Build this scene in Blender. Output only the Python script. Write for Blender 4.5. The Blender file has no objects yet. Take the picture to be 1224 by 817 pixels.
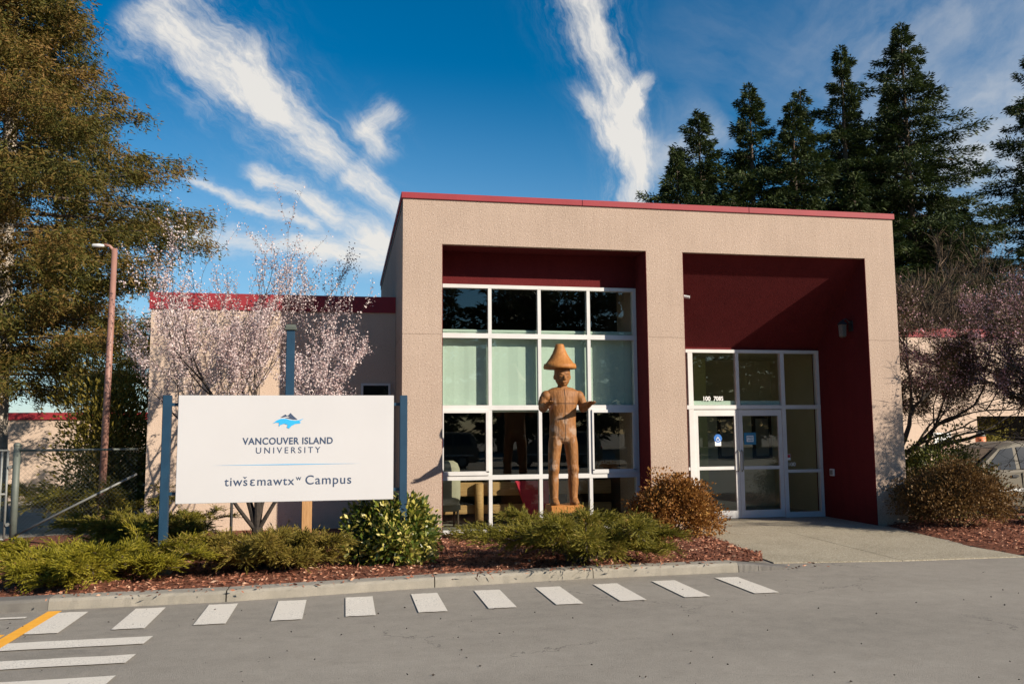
import bpy, bmesh, math, random
import numpy as np
from mathutils import Vector, Matrix
R = math.radians
sc = bpy.context.scene
col = sc.collection

# ------------------------------------------------------------------ camera
cam_d = bpy.data.cameras.new("camera")
cam = bpy.data.objects.new("camera", cam_d); col.objects.link(cam)
YAW, PITCH, ROLL, F_PX = .1930, .1038, -.0077, 1023.9
cyw, syw, cp, sp = math.cos(YAW), math.sin(YAW), math.cos(PITCH), math.sin(PITCH)
Fv = Vector((syw*cp, cyw*cp, sp)); Rv = Vector((cyw, -syw, 0)); Uv = Rv.cross(Fv)
R2 = math.cos(ROLL)*Rv + math.sin(ROLL)*Uv; U2 = -math.sin(ROLL)*Rv + math.cos(ROLL)*Uv
M = Matrix((R2, U2, -Fv)).transposed().to_4x4(); M.translation = Vector((-.939, -14.442, 1.778))
cam.matrix_world = M
cam_d.sensor_width = 36; cam_d.lens = F_PX/1224*36; cam_d.clip_end = 2000; cam_d.clip_start = .1
sc.camera = cam

# ------------------------------------------------------------------ sun, sky, exposure
SUN_EL, SUN_AZ = R(25.9), R(133.1)          # azimuth clockwise from +Y
sdir = Vector((math.sin(SUN_AZ)*math.cos(SUN_EL), math.cos(SUN_AZ)*math.cos(SUN_EL), math.sin(SUN_EL)))
sl = bpy.data.lights.new("sun", 'SUN'); sl.energy = 5.0; sl.angle = R(.5); sl.color = (1, .89, .745)
so = bpy.data.objects.new("sun", sl); col.objects.link(so)
so.rotation_euler = sdir.to_track_quat('Z', 'Y').to_euler(); so.location = (30, -30, 30)
SKY_STRENGTH = .074
sc.view_settings.view_transform = 'Standard'; sc.view_settings.look = 'None'
sc.view_settings.exposure = 0.62; sc.view_settings.gamma = 1.0

world = bpy.data.worlds.new("World"); sc.world = world; world.use_nodes = True

class NV:                                     # scalar node expressions
    def __init__(s, nt, sock): s.nt, s.k = nt, sock
    def _op(s, op, *a, clamp=False):
        n = s.nt.nodes.new('ShaderNodeMath'); n.operation = op; n.use_clamp = clamp
        for i, v in enumerate((s,)+a):
            if isinstance(v, NV): s.nt.links.new(v.k, n.inputs[i])
            else: n.inputs[i].default_value = v
        return NV(s.nt, n.outputs[0])
    def __add__(s, o): return s._op('ADD', o)
    __radd__ = __add__
    def __sub__(s, o): return s._op('SUBTRACT', o)
    def __rsub__(s, o): return (s*-1)+o
    def __mul__(s, o): return s._op('MULTIPLY', o)
    __rmul__ = __mul__
    def __truediv__(s, o): return s._op('DIVIDE', o)
    def exp(s): return s._op('EXPONENT')
    def max(s, o): return s._op('MAXIMUM', o)
    def min(s, o): return s._op('MINIMUM', o)
    def clamp(s): return s._op('ADD', 0.0, clamp=True)
    def smooth(s, a, b):
        n = s.nt.nodes.new('ShaderNodeMapRange'); n.interpolation_type = 'SMOOTHSTEP'
        s.nt.links.new(s.k, n.inputs[0]); n.inputs[1].default_value = a; n.inputs[2].default_value = b
        return NV(s.nt, n.outputs[0])
def combine(nt, x, y, z=0.0):
    n = nt.nodes.new('ShaderNodeCombineXYZ')
    for i, v in enumerate((x, y, z)):
        if isinstance(v, NV): nt.links.new(v.k, n.inputs[i])
        else: n.inputs[i].default_value = v
    return n.outputs[0]
def noise(nt, vec, scale, detail=4, rough=.55):
    n = nt.nodes.new('ShaderNodeTexNoise'); nt.links.new(vec, n.inputs['Vector'])
    n.inputs['Scale'].default_value = scale; n.inputs['Detail'].default_value = detail; n.inputs['Roughness'].default_value = rough
    return NV(nt, n.outputs[0])

nt = world.node_tree; nt.nodes.clear()
out = nt.nodes.new('ShaderNodeOutputWorld'); bg = nt.nodes.new('ShaderNodeBackground')
sky = nt.nodes.new('ShaderNodeTexSky'); sky.sky_type = 'NISHITA'; sky.sun_disc = False
sky.sun_elevation = SUN_EL; sky.sun_rotation = SUN_AZ; sky.altitude = 400; sky.air_density = 1.0; sky.dust_density = .6; sky.ozone_density = 3.0
hsv = nt.nodes.new('ShaderNodeHueSaturation'); hsv.inputs['Saturation'].default_value = 1.5; hsv.inputs['Hue'].default_value = .494; hsv.inputs['Value'].default_value = 1.0
nt.links.new(sky.outputs[0], hsv.inputs['Color'])
tc = nt.nodes.new('ShaderNodeTexCoord'); sx = nt.nodes.new('ShaderNodeSeparateXYZ'); nt.links.new(tc.outputs['Generated'], sx.inputs[0])
dx, dy, dz = (NV(nt, sx.outputs[i]) for i in range(3))
dyp = dy.max(.05); u = dx/dyp; v = dz/dyp
uv = combine(nt, u, v)
w1 = noise(nt, uv, 9, 5, .6) - .5
w2 = noise(nt, combine(nt, u+7.3, v+3.1), 9, 5, .6) - .5
w3 = noise(nt, combine(nt, u+1.3, v+9.1), 34, 4, .6) - .5
uw = u + w1*.055 + w3*.007; vw = v + w2*.055 + w3*.006
def streak(a, b, wa, wb, amp, soft=.12):
    L = math.hypot(b[0]-a[0], b[1]-a[1]); tx, ty = (b[0]-a[0])/L, (b[1]-a[1])/L
    t = ((uw-a[0])*tx + (vw-a[1])*ty)/L
    s = (uw-a[0])*(-ty) + (vw-a[1])*tx
    w = t.clamp()*(wb-wa) + wa
    q = s/w
    d = (q*q*-1.0).exp() * t.smooth(-soft, soft) * (1.0 - t.smooth(1-soft, 1+soft))
    # wisps drawn out along the streak
    q2 = s/(w*1.7)
    veil = (q2*q2*-1.0).exp() * t.smooth(-soft, soft) * (1.0 - t.smooth(1-soft, 1+soft))
    if amp < .62: return veil*amp*noise(nt, combine(nt, (t*L)*6+a[0]*9, s*16+a[1]*7), 1.0, 6, .6).smooth(.15, .8)
    fib = noise(nt, combine(nt, (t*L)*10+a[0]*9, s*48+a[1]*7), 1.0, 9, .7)
    puff = noise(nt, combine(nt, (t*L)*13+3.1, s*22+a[0]*5), 1.0, 7, .62)
    n = fib*.5+puff*.5
    body = (d*.80 + (n-.5)*2.3*(veil*1.6).min(1.0)).smooth(.02, 1.15)
    return (body*.95 + veil*fib.smooth(.4, .75)*.16)*min(1.0, amp+.05)
parts = [streak((-.235,.50), (-.10,.385), .052, .036, .95), streak((-.125,.46), (-.09,.37), .026, .03, .7, .3),
         streak((-.10,.385), (.0,.30), .036, .026, 1.1), streak((.0,.305), (.085,.24), .024, .010, 1.35),
         streak((.005,.375), (.05,.32), .012, .018, .8, .25), streak((.02,.36), (.055,.39), .012, .018, .7, .3),
         streak((-.18,.285), (-.03,.235), .006, .012, .9), streak((-.11,.30), (.05,.218), .012, .016, 1.15),
         streak((-.24,.235), (.07,.195), .012, .018, .8), streak((-.05,.2), (.09,.235), .01, .014, .6),
         streak((.285,.58), (.328,.43), .034, .030, .95), streak((.328,.44), (.352,.35), .032, .028, 1.0, .2),
         streak((.35,.38), (.36,.24), .024, .030, 1.0), streak((.335,.385), (.385,.45), .012, .010, .9, .25),
         streak((.275,.43), (.335,.35), .016, .02, .75, .25), streak((.35,.32), (.47,.40), .014, .020, .61),
         streak((.62,.40), (.90,.66), .06, .10, .34, .3), streak((.72,.33), (1.0,.40), .06, .07, .60, .3),
         streak((.9,.3), (1.1,.62), .06, .10, .34, .3), streak((.40,.50), (.62,.44), .06, .06, .12, .3)]
dens = parts[0]
for q in parts[1:]: dens = dens + q
dens = dens * dy.smooth(.02, .2)
dens = dens.min(.93)
hz = (1.0 - v.smooth(.10, .46)) * (1.0 - u.smooth(-.1, .9)*.5) * .38
mix = nt.nodes.new('ShaderNodeMix'); mix.data_type = 'RGBA'
pale = nt.nodes.new('ShaderNodeMix'); pale.data_type = 'RGBA'; nt.links.new(hz.k, pale.inputs[0]); nt.links.new(hsv.outputs[0], pale.inputs[6]); pale.inputs[7].default_value = (4.6, 6.6, 8.4, 1)
nt.links.new(dens.k, mix.inputs[0]); nt.links.new(pale.outputs[2], mix.inputs[6])
mix.inputs[7].default_value = (7.6, 7.3, 6.8, 1)
nt.links.new(mix.outputs[2], bg.inputs[0]); bg.inputs[1].default_value = SKY_STRENGTH
nt.links.new(bg.outputs[0], out.inputs[0])

# ------------------------------------------------------------------ materials
MAT = {}
def newmat(name):
    m = bpy.data.materials.new(name); m.use_nodes = True; m.node_tree.nodes.clear(); MAT[name] = m
    o = m.node_tree.nodes.new('ShaderNodeOutputMaterial'); return m, m.node_tree, o
def ramp(nt, fac, stops):
    r = nt.nodes.new('ShaderNodeValToRGB'); nt.links.new(fac if not isinstance(fac, NV) else fac.k, r.inputs[0])
    e = r.color_ramp.elements
    while len(e) < len(stops): e.new(.5)
    for i, (p, c) in enumerate(stops): e[i].position = p; e[i].color = (*c, 1)
    return r.outputs[0]
def mixc(nt, fac, a, b, mode='MIX'):
    n = nt.nodes.new('ShaderNodeMix'); n.data_type = 'RGBA'; n.blend_type = mode
    for s, i in ((fac, 0), (a, 6), (b, 7)):
        if isinstance(s, NV): nt.links.new(s.k, n.inputs[i])
        elif isinstance(s, (tuple, list)): n.inputs[i].default_value = (*s, 1)
        elif isinstance(s, (int, float)): n.inputs[i].default_value = s
        else: nt.links.new(s, n.inputs[i])
    return n.outputs[2]
def objc(nt):
    return nt.nodes.new('ShaderNodeTexCoord').outputs['Object']
def bump(nt, h, strength, dist=.01):
    b = nt.nodes.new('ShaderNodeBump'); b.inputs['Strength'].default_value = strength; b.inputs['Distance'].default_value = dist
    nt.links.new(h.k if isinstance(h, NV) else h, b.inputs['Height']); return b.outputs[0]
def prin(nt, o, color, rough=.8, metal=0, normal=None, spec=.5):
    p = nt.nodes.new('ShaderNodeBsdfPrincipled')
    if isinstance(color, tuple): p.inputs['Base Color'].default_value = (*color, 1)
    else: nt.links.new(color, p.inputs['Base Color'])
    if isinstance(rough, (int, float)): p.inputs['Roughness'].default_value = rough
    else: nt.links.new(rough.k if isinstance(rough, NV) else rough, p.inputs['Roughness'])
    p.inputs['Metallic'].default_value = metal; p.inputs['Specular IOR Level'].default_value = spec
    if normal is not None: nt.links.new(normal, p.inputs['Normal'])
    nt.links.new(p.outputs[0], o.inputs[0]); return p
def scaled(nt, vec, s):
    n = nt.nodes.new('ShaderNodeMapping'); nt.links.new(vec, n.inputs[0]); n.inputs['Scale'].default_value = s; return n.outputs[0]

def mottled(name, c1, c2, scale=6, rough=.7, bs=0, bscale=80, metal=0, c3=None, spec=.5, detail=6):
    m, nt, o = newmat(name); v = objc(nt)
    n = noise(nt, v, scale, detail, .6)
    c = ramp(nt, n, [(.3, c1), (.7, c2)])
    nrm = None
    if c3:
        f = noise(nt, v, bscale, 3, .7).smooth(.5, .72); c = mixc(nt, f*.8, c, c3)
    if bs: nrm = bump(nt, noise(nt, v, bscale, 4, .65), bs)
    prin(nt, o, c, rough, metal, nrm, spec); return m

# pebble-dash stucco: pinkish beige with embedded pale and dark grains, faint rain streaks
def stucco(name, c1, c2, light, dark, grain=90):
    m, nt, o = newmat(name); v = objc(nt)
    big = noise(nt, v, 1.1, 5, .6)
    streaks = noise(nt, scaled(nt, v, (5, 5, .45)), 1.2, 4, .6)
    c = ramp(nt, big*.55 + streaks*.45, [(.33, c1), (.66, c2)])
    sz = nt.nodes.new('ShaderNodeSeparateXYZ'); nt.links.new(v, sz.inputs[0]); zz = NV(nt, sz.outputs[2])
    dirt = ((1.0-zz.smooth(.0, .75))*.7 + streaks.smooth(.55, .75)*.35)*noise(nt, v, 3.5, 6, .7).smooth(.35, .7)
    c = mixc(nt, dirt*.5, c, dark)
    g = noise(nt, v, grain, 2, .8)
    c = mixc(nt, g.smooth(.56, .72)*.75, c, light); c = mixc(nt, (1.0-g.smooth(.28, .44))*.75, c, dark)
    prin(nt, o, c, .95, 0, bump(nt, g, .7, .012), .2); return m
stucco('stucco_beige', (.36,.27,.21), (.43,.325,.255), (.62,.51,.42), (.14,.10,.08), 40)
stucco('stucco_pale', (.52,.395,.305), (.58,.445,.345), (.58,.47,.38), (.34,.26,.20), 45)
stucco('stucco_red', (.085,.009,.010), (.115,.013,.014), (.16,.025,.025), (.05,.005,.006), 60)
mottled('red_metal', (.24,.013,.020), (.29,.018,.027), 2, .65, .1, 20)
mottled('white_metal', (.55,.54,.52), (.63,.62,.60), 3, .4, .03, 40)
mottled('concrete', (.22,.20,.16), (.31,.28,.23), 3.0, .9, .5, 90, c3=(.20,.18,.15))
mottled('concrete_dark', (.11,.10,.09), (.16,.15,.13), 4, .9, .6, 90)
mottled('paint_blue', (.008,.035,.07), (.012,.048,.09), 5, .45, .1, 60)
mottled('paint_dark', (.02,.02,.022), (.03,.03,.03), 5, .5)
mottled('sign_white', (.52,.51,.51), (.55,.54,.54), .8, .4)
mottled('ink_navy', (.035,.06,.115), (.04,.065,.125), 5, .6)
mottled('ink_blue', (.02,.36,.70), (.025,.40,.74), 5, .6)
mottled('ink_blue_line', (.10,.38,.66), (.12,.42,.70), 5, .6)
mottled('decal_white', (.78,.78,.76), (.82,.82,.8), 5, .6)
mottled('decal_blue', (.01,.12,.42), (.012,.14,.46), 5, .6)
mottled('decal_teal', (.02,.17,.30), (.025,.2,.34), 5, .6)
mottled('decal_red', (.5,.03,.03), (.55,.04,.04), 5, .6)
mottled('galvanised', (.16,.165,.155), (.22,.225,.21), 8, .55, .1, 60, metal=.2)
mottled('galvanised_green', (.085,.10,.085), (.12,.135,.115), 8, .6, .1, 60, metal=.1)
mottled('pole_brown', (.25,.125,.095), (.31,.16,.12), 3, .55, .1, 40)
mottled('lamp_grey', (.55,.55,.54), (.65,.65,.63), 6, .5)
mottled('interior_wall', (.50,.46,.30), (.58,.53,.36), 1, .9)
mottled('interior_green', (.60,.62,.28), (.66,.68,.33), 1, .9)
mottled('interior_floor', (.26,.23,.17), (.34,.30,.23), 3, .5)
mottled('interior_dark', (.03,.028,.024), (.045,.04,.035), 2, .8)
mottled('blind_fabric', (.50,.58,.52), (.54,.62,.56), 2, .9)
mottled('cloth_red', (.55,.015,.05), (.65,.02,.06), 3, .8)
mottled('cushion_cream', (.33,.29,.22), (.38,.34,.26), 6, .9, .2, 60)
mottled('van_paint', (.13,.115,.09), (.15,.135,.105), 2, .6, spec=.2)
mottled('rubber', (.02,.02,.02), (.03,.03,.03), 8, .8)
mottled('car_glass_dark', (.012,.014,.014), (.018,.02,.02), 2, .06)
mottled('rock', (.06,.058,.05), (.13,.12,.10), 7, .95, 1.0, 18)
mottled('orange_plastic', (.75,.2,.08), (.8,.25,.1), 5, .5)
mottled('bark_grey', (.10,.085,.07), (.22,.19,.16), 14, .95, 1.0, 30)
mottled('bark_pale', (.30,.25,.20), (.48,.42,.35), 9, .95, 1.0, 22)
mottled('bark_dark', (.02,.016,.013), (.05,.038,.03), 14, .95, .8, 30)
mottled('bark_conifer', (.06,.042,.03), (.12,.09,.065), 8, .95, 1.0, 16)
mottled('yellow_paint', (.80,.36,.02), (.88,.42,.04), 14, .75, .3, 120)
mottled('frame_wood', (.03,.016,.01), (.05,.03,.018), 10, .5)

def wood(name, c1, c2, c3, ax=(14, 14, 1.2), cracks=False):
    m, nt, o = newmat(name); v = objc(nt)
    g = noise(nt, scaled(nt, v, ax), 3.0, 6, .65)
    c = ramp(nt, g, [(.3, c1), (.52, c2), (.72, c3)])
    h = g
    if cracks:
        fa = nt.nodes.new('ShaderNodeTexVoronoi'); nt.links.new(scaled(nt, v, (26, 26, 13)), fa.inputs['Vector']); fa.inputs['Scale'].default_value = 1.0
        h = g*.5 + NV(nt, fa.outputs['Distance'])*.9
        c = mixc(nt, noise(nt, scaled(nt, v, (30, 30, 1.5)), 2.0, 5, .7).smooth(.5, .75)*.5, c, (.12,.048,.018))
        s = nt.nodes.new('ShaderNodeSeparateXYZ'); nt.links.new(v, s.inputs[0])
        x, y, z = (NV(nt, s.outputs[i]) for i in range(3))
        n2 = noise(nt, v, 5, 5, .6)
        grey = (n2.smooth(.52, .66))*z.smooth(.30, .45)*(1.0-z.smooth(1.55, 1.72))
        c = mixc(nt, grey*.4, c, (.42,.34,.27))
        vert = (1.0-(x+(n2-.5)*.02)._op('ABSOLUTE').smooth(.004, .010))*z.smooth(.95, 1.0)*(1.0-z.smooth(1.79, 1.81))*(1.0-y.smooth(-.03, .0))
        hor = (1.0-(z-1.565)._op('ABSOLUTE').smooth(.004, .009))*(1.0-x._op('ABSOLUTE').smooth(.19, .2))*(1.0-y.smooth(-.05, .0))
        k = vert.max(hor)
        c = mixc(nt, k*.9, c, (.035,.016,.007)); h = h - k
    prin(nt, o, c, .62, 0, bump(nt, h, .5, .01), .35); return m
wood('carved_cedar', (.15,.058,.016), (.245,.103,.029), (.33,.15,.048), cracks=True)
wood('hat_cedar', (.27,.10,.022), (.36,.145,.033), (.43,.19,.052), (10, 10, 2))
wood('plinth_cedar', (.30,.11,.02), (.40,.16,.032), (.48,.21,.05))
wood('rail_wood', (.34,.18,.075), (.46,.26,.11), (.55,.33,.15), (1.2, 14, 14))
wood('post_wood', (.36,.19,.075), (.45,.25,.11), (.52,.31,.14))

# asphalt: grey aggregate, patchy wear, hairline darker areas
m, nt, o = newmat('asphalt'); v = objc(nt)
big = noise(nt, scaled(nt, v, (.35, .8, 1)), .55, 6, .62); fine = noise(nt, v, 110, 3, .75); mid = noise(nt, v, 5, 5, .65)
c = ramp(nt, big*.6+mid*.4, [(.34, (.21,.190,.158)), (.5, (.265,.238,.198)), (.68, (.32,.288,.24))])
c = mixc(nt, fine.smooth(.54, .72)*.6, c, (.38,.35,.30)); c = mixc(nt, (1.0-fine.smooth(.30, .45))*.65, c, (.085,.078,.068))
wv = combine(nt, noise(nt, v, 2.2, 5, .7)*.9, noise(nt, scaled(nt, v, (1, 1.3, 1)), 2.9, 5, .7)*.9)
ad = nt.nodes.new('ShaderNodeVectorMath'); nt.links.new(v, ad.inputs[0]); nt.links.new(wv, ad.inputs[1])
ck = nt.nodes.new('ShaderNodeTexVoronoi'); ck.feature = 'DISTANCE_TO_EDGE'; ck.inputs['Scale'].default_value = .28; nt.links.new(ad.outputs[0], ck.inputs['Vector'])
crack = (1.0-NV(nt, ck.outputs['Distance']).smooth(.0008, .0035))*noise(nt, v, .5, 3, .5).smooth(.48, .6)
stain = noise(nt, scaled(nt, v, (.5, 1.3, 1)), 1.7, 7, .7).smooth(.56, .74)
c = mixc(nt, stain*.38, c, (.12,.108,.09)); c = mixc(nt, crack*.7, c, (.06,.054,.046))
vor = nt.nodes.new('ShaderNodeTexVoronoi'); nt.links.new(v, vor.inputs['Vector']); vor.inputs['Scale'].default_value = 5.5
spot = 1.0-NV(nt, vor.outputs['Distance']).smooth(.02, .075); c = mixc(nt, spot*mid.smooth(.5,.58)*.8, c, (.07,.06,.05))
prin(nt, o, c, .92, 0, bump(nt, fine, .55, .012), .25)
# worn road paint
m, nt, o = newmat('road_paint'); v = objc(nt)
n1 = noise(nt, v, 60, 4, .7); n2 = noise(nt, v, 3, 5, .6)
wear = n1.smooth(.50, .64)*n2.smooth(.36, .58)
c = mixc(nt, wear*.8, ramp(nt, n2, [(.3, (.60,.55,.47)), (.7, (.70,.65,.56))]), (.27,.25,.22))
prin(nt, o, c, .8, 0, bump(nt, n1, .4, .01), .3)
# exposed aggregate apron
m, nt, o = newmat('aggregate'); v = objc(nt)
vo = nt.nodes.new('ShaderNodeTexVoronoi'); nt.links.new(v, vo.inputs['Vector']); vo.inputs['Scale'].default_value = 75
big = noise(nt, v, .9, 5, .6)
c = ramp(nt, big, [(.3, (.27,.235,.165)), (.7, (.37,.325,.235))])
cc = nt.nodes.new('ShaderNodeSeparateColor'); nt.links.new(vo.outputs['Color'], cc.inputs[0]); rr = NV(nt, cc.outputs[0])
c = mixc(nt, rr.smooth(.7, .8)*.5, c, (.5,.45,.36)); c = mixc(nt, (1.0-rr.smooth(.2, .3))*.5, c, (.16,.13,.09))
prin(nt, o, c, .9, 0, bump(nt, NV(nt, vo.outputs['Distance']), .5, .008), .3)
# bark mulch
m, nt, o = newmat('mulch'); v = objc(nt)
n1 = noise(nt, scaled(nt, v, (1, 2.2, 1)), 26, 5, .7); n2 = noise(nt, v, 1.2, 4, .6)
c = ramp(nt, n1, [(.28, (.05,.016,.009)), (.5, (.19,.068,.038)), (.7, (.36,.165,.10))])
prin(nt, o, c, .95, 0, bump(nt, n1, 1.0, .04), .2)
def island_mat(name, stops, transl=.25, rough=.6, clump=None, cscale=1.2, spec=.3):
    m, nt, o = newmat(name)
    g = nt.nodes.new('ShaderNodeNewGeometry'); r = NV(nt, g.outputs['Random Per Island'])
    f = r
    if clump is not None: f = r*(1-clump) + noise(nt, objc(nt), cscale, 3, .6).smooth(.3, .7)*clump
    c = ramp(nt, f, stops)
    p = nt.nodes.new('ShaderNodeBsdfPrincipled'); nt.links.new(c, p.inputs['Base Color']); p.inputs['Roughness'].default_value = rough; p.inputs['Specular IOR Level'].default_value = spec
    if transl:
        t = nt.nodes.new('ShaderNodeBsdfTranslucent'); nt.links.new(c, t.inputs[0])
        mx = nt.nodes.new('ShaderNodeMixShader'); mx.inputs[0].default_value = transl
        nt.links.new(p.outputs[0], mx.inputs[1]); nt.links.new(t.outputs[0], mx.inputs[2]); nt.links.new(mx.outputs[0], o.inputs[0])
    else: nt.links.new(p.outputs[0], o.inputs[0])
island_mat('mulch_chip', [(0, (.08,.026,.014)), (.5, (.24,.09,.05)), (.85, (.36,.16,.095)), (1, (.52,.33,.22))], 0, .9)
island_mat('fir_needles', [(0, (.012,.022,.006)), (.5, (.032,.050,.011)), (1, (.075,.092,.020))], .15, .7, .4, .5)
island_mat('cedar_sprays', [(0, (.035,.040,.008)), (.40, (.095,.090,.014)), (.62, (.165,.108,.024)), (1, (.25,.135,.042))], .3, .7, .5, .55)
island_mat('juniper_green', [(0, (.08,.078,.006)), (.4, (.19,.17,.010)), (.75, (.29,.245,.018)), (1, (.36,.27,.05))], .3, .65, .45, 3)
island_mat('juniper_olive', [(0, (.07,.062,.012)), (.4, (.17,.138,.02)), (.75, (.26,.19,.036)), (1, (.34,.22,.07))], .3, .65, .45, 3)
island_mat('juniper_deep', [(0, (.055,.052,.007)), (.45, (.15,.135,.013)), (.75, (.24,.195,.026)), (1, (.35,.21,.07))], .3, .65, .45, 3)
island_mat('variegated_leaf', [(0, (.02,.042,.008)), (.4, (.07,.10,.012)), (.6, (.15,.17,.02)), (.72, (.42,.36,.07)), (1, (.66,.56,.2))], .2, .35, .2, 3, .6)
island_mat('rust_leaf', [(0, (.10,.038,.010)), (.45, (.24,.10,.022)), (.8, (.35,.175,.042)), (1, (.44,.27,.08))], .25, .6, .4, 4)
island_mat('rust_dull_leaf', [(0, (.06,.032,.012)), (.5, (.14,.075,.024)), (1, (.27,.16,.05))], .25, .6, .4, 3)
island_mat('hedge_leaf', [(0, (.03,.042,.010)), (.5, (.09,.10,.018)), (1, (.2,.19,.04))], .25, .5, .4, 3)
island_mat('blossom_pale', [(0, (.42,.28,.27)), (.4, (.58,.45,.43)), (1, (.76,.66,.63))], .25, .8)
island_mat('blossom_pink', [(0, (.30,.13,.15)), (.45, (.58,.33,.36)), (1, (.76,.54,.56))], .25, .8)
island_mat('plum_leaf', [(0, (.035,.024,.014)), (.55, (.075,.055,.025)), (1, (.14,.10,.04))], .2, .7, .4, 2)
island_mat('twig_brown', [(0, (.05,.035,.022)), (.6, (.11,.075,.05)), (1, (.18,.12,.075))], 0, .9)
island_mat('reed_yellow', [(0, (.12,.11,.02)), (1, (.3,.25,.05))], .25, .7)
# glass: clear grey-green pane that mirrors by fresnel
def glass(name, tint, ior=1.6):
    m, nt, o = newmat(name)
    t = nt.nodes.new('ShaderNodeBsdfTransparent'); t.inputs[0].default_value = (*tint, 1)
    g = nt.nodes.new('ShaderNodeBsdfGlossy'); g.inputs['Roughness'].default_value = .01; g.inputs[0].default_value = (.9,.93,.9,1)
    f = nt.nodes.new('ShaderNodeFresnel')
    ge = nt.nodes.new('ShaderNodeNewGeometry'); bf = NV(nt, ge.outputs['Backfacing']); nt.links.new((bf*(1/ior-ior)+ior).k, f.inputs[0])   # same mirror strength from both sides
    mx = nt.nodes.new('ShaderNodeMixShader'); nt.links.new(f.outputs[0], mx.inputs[0]); nt.links.new(t.outputs[0], mx.inputs[1]); nt.links.new(g.outputs[0], mx.inputs[2])
    nt.links.new(mx.outputs[0], o.inputs[0])
glass('glass', (.80,.86,.81), 1.85); glass('car_glass', (.25,.30,.28), 1.5)
m, nt, o = newmat('lamp_glass'); prin(nt, o, (.10,.095,.08), .3)

# ------------------------------------------------------------------ mesh helpers
def root_of(o):
    while o.parent: o = o.parent
    return o
def link(name, me, mat, parent=None):
    ob = bpy.data.objects.new(name, me); col.objects.link(ob)
    if mat: me.materials.append(MAT[mat] if isinstance(mat, str) else mat)
    if parent: ob.parent = parent
    return ob
class MB:
    def __init__(s): s.v = []; s.f = []
    def add(s, vs, fs):
        b = len(s.v); s.v += [tuple(p) for p in vs]; s.f += [tuple(i+b for i in f) for f in fs]; return s
    def box(s, x0, x1, y0, y1, z0, z1):
        return s.add([(x0,y0,z0),(x1,y0,z0),(x1,y1,z0),(x0,y1,z0),(x0,y0,z1),(x1,y0,z1),(x1,y1,z1),(x0,y1,z1)],
                     [(0,3,2,1),(4,5,6,7),(0,1,5,4),(1,2,6,5),(2,3,7,6),(3,0,4,7)])
    def tube(s, pts, rad, n=8, cap=True, flat=None):
        pts = [Vector(p) for p in pts]
        if isinstance(rad, (int, float)): rad = [rad]*len(pts)
        vs, fs = [], []
        t0 = (pts[1]-pts[0]).normalized(); a = t0.orthogonal().normalized()
        for i, p in enumerate(pts):
            t = (pts[min(i+1, len(pts)-1)]-pts[max(i-1, 0)]).normalized()
            a = (a - t*a.dot(t)); a = a.normalized() if a.length > 1e-6 else t.orthogonal().normalized()
            b = t.cross(a)
            for k in range(n):
                th = 2*math.pi*k/n; vs.append(p + (a*math.cos(th)+b*math.sin(th))*rad[i])
        for i in range(len(pts)-1):
            for k in range(n):
                fs.append((i*n+k, i*n+(k+1)%n, (i+1)*n+(k+1)%n, (i+1)*n+k))
        if cap: fs.append(tuple(range(n))[::-1]); fs.append(tuple((len(pts)-1)*n+k for k in range(n)))
        return s.add(vs, fs)
    def loft(s, secs, n=20, cap=True):          # (cx,cy,cz, rx,ry) rings in z
        vs, fs = [], []
        for (x, y, z, rx, ry) in secs:
            for k in range(n):
                th = 2*math.pi*k/n; vs.append((x+rx*math.cos(th), y+ry*math.sin(th), z))
        m = len(secs)
        for i in range(m-1):
            for k in range(n): fs.append((i*n+k, i*n+(k+1)%n, (i+1)*n+(k+1)%n, (i+1)*n+k))
        if cap: fs.append(tuple(range(n))[::-1]); fs.append(tuple((m-1)*n+k for k in range(n)))
        return s.add(vs, fs)
    def ball(s, c, r, n=10):
        c = Vector(c); r = (r, r, r) if isinstance(r, (int, float)) else r
        secs = []
        for i in range(n+1):
            ph = -math.pi/2 + math.pi*i/n; k = max(math.cos(ph), .02)
            secs.append((c.x, c.y, c.z+r[2]*math.sin(ph), r[0]*k, r[1]*k))
        return s.loft(secs, 2*n)
    def prism(s, poly, axis, a, b):             # poly in the two other axes
        n = len(poly); ins = {'x': lambda p, t: (t, p[0], p[1]), 'y': lambda p, t: (p[0], t, p[1]), 'z': lambda p, t: (p[0], p[1], t)}[axis]
        return s.add([ins(p, a) for p in poly]+[ins(p, b) for p in poly],
                     [tuple(range(n))[::-1], tuple(range(n, 2*n))]+[(i, (i+1)%n, n+(i+1)%n, n+i) for i in range(n)])
    def quad(s, a, b, c, d): return s.add([a, b, c, d], [(0, 1, 2, 3)])
    def build(s, name, mat, parent=None, smooth=False, local=False, bevel=0):
        me = bpy.data.meshes.new(name)
        vs = s.v
        if parent and not local:
            o = root_of(parent).location; vs = [(x-o.x, y-o.y, z-o.z) for x, y, z in vs]
        me.from_pydata(vs, [], s.f)
        bm = bmesh.new(); bm.from_mesh(me); bmesh.ops.recalc_face_normals(bm, faces=bm.faces)
        if bevel: bmesh.ops.bevel(bm, geom=[e for e in bm.edges if e.calc_face_angle(0) > .5], offset=bevel, segments=2, affect='EDGES')
        bm.to_mesh(me); bm.free()
        if smooth: me.polygons.foreach_set('use_smooth', [True]*len(me.polygons))
        me.update(); return link(name, me, mat, parent)
def tag(o, label=None, cat=None, group=None, kind=None):
    if label: o['label'] = label
    if cat: o['category'] = cat
    if group: o['group'] = group
    if kind: o['kind'] = kind
    return o
def thing(name, label, cat, loc=(0, 0, 0), group=None):
    o = bpy.data.objects.new(name, None); col.objects.link(o); o.location = loc; o.empty_display_size = .2
    return tag(o, label, cat, group)
def struct(name, mb, mat, smooth=False): return tag(mb.build(name, mat, None, smooth), name.replace('_', ' '), kind='structure')

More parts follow.
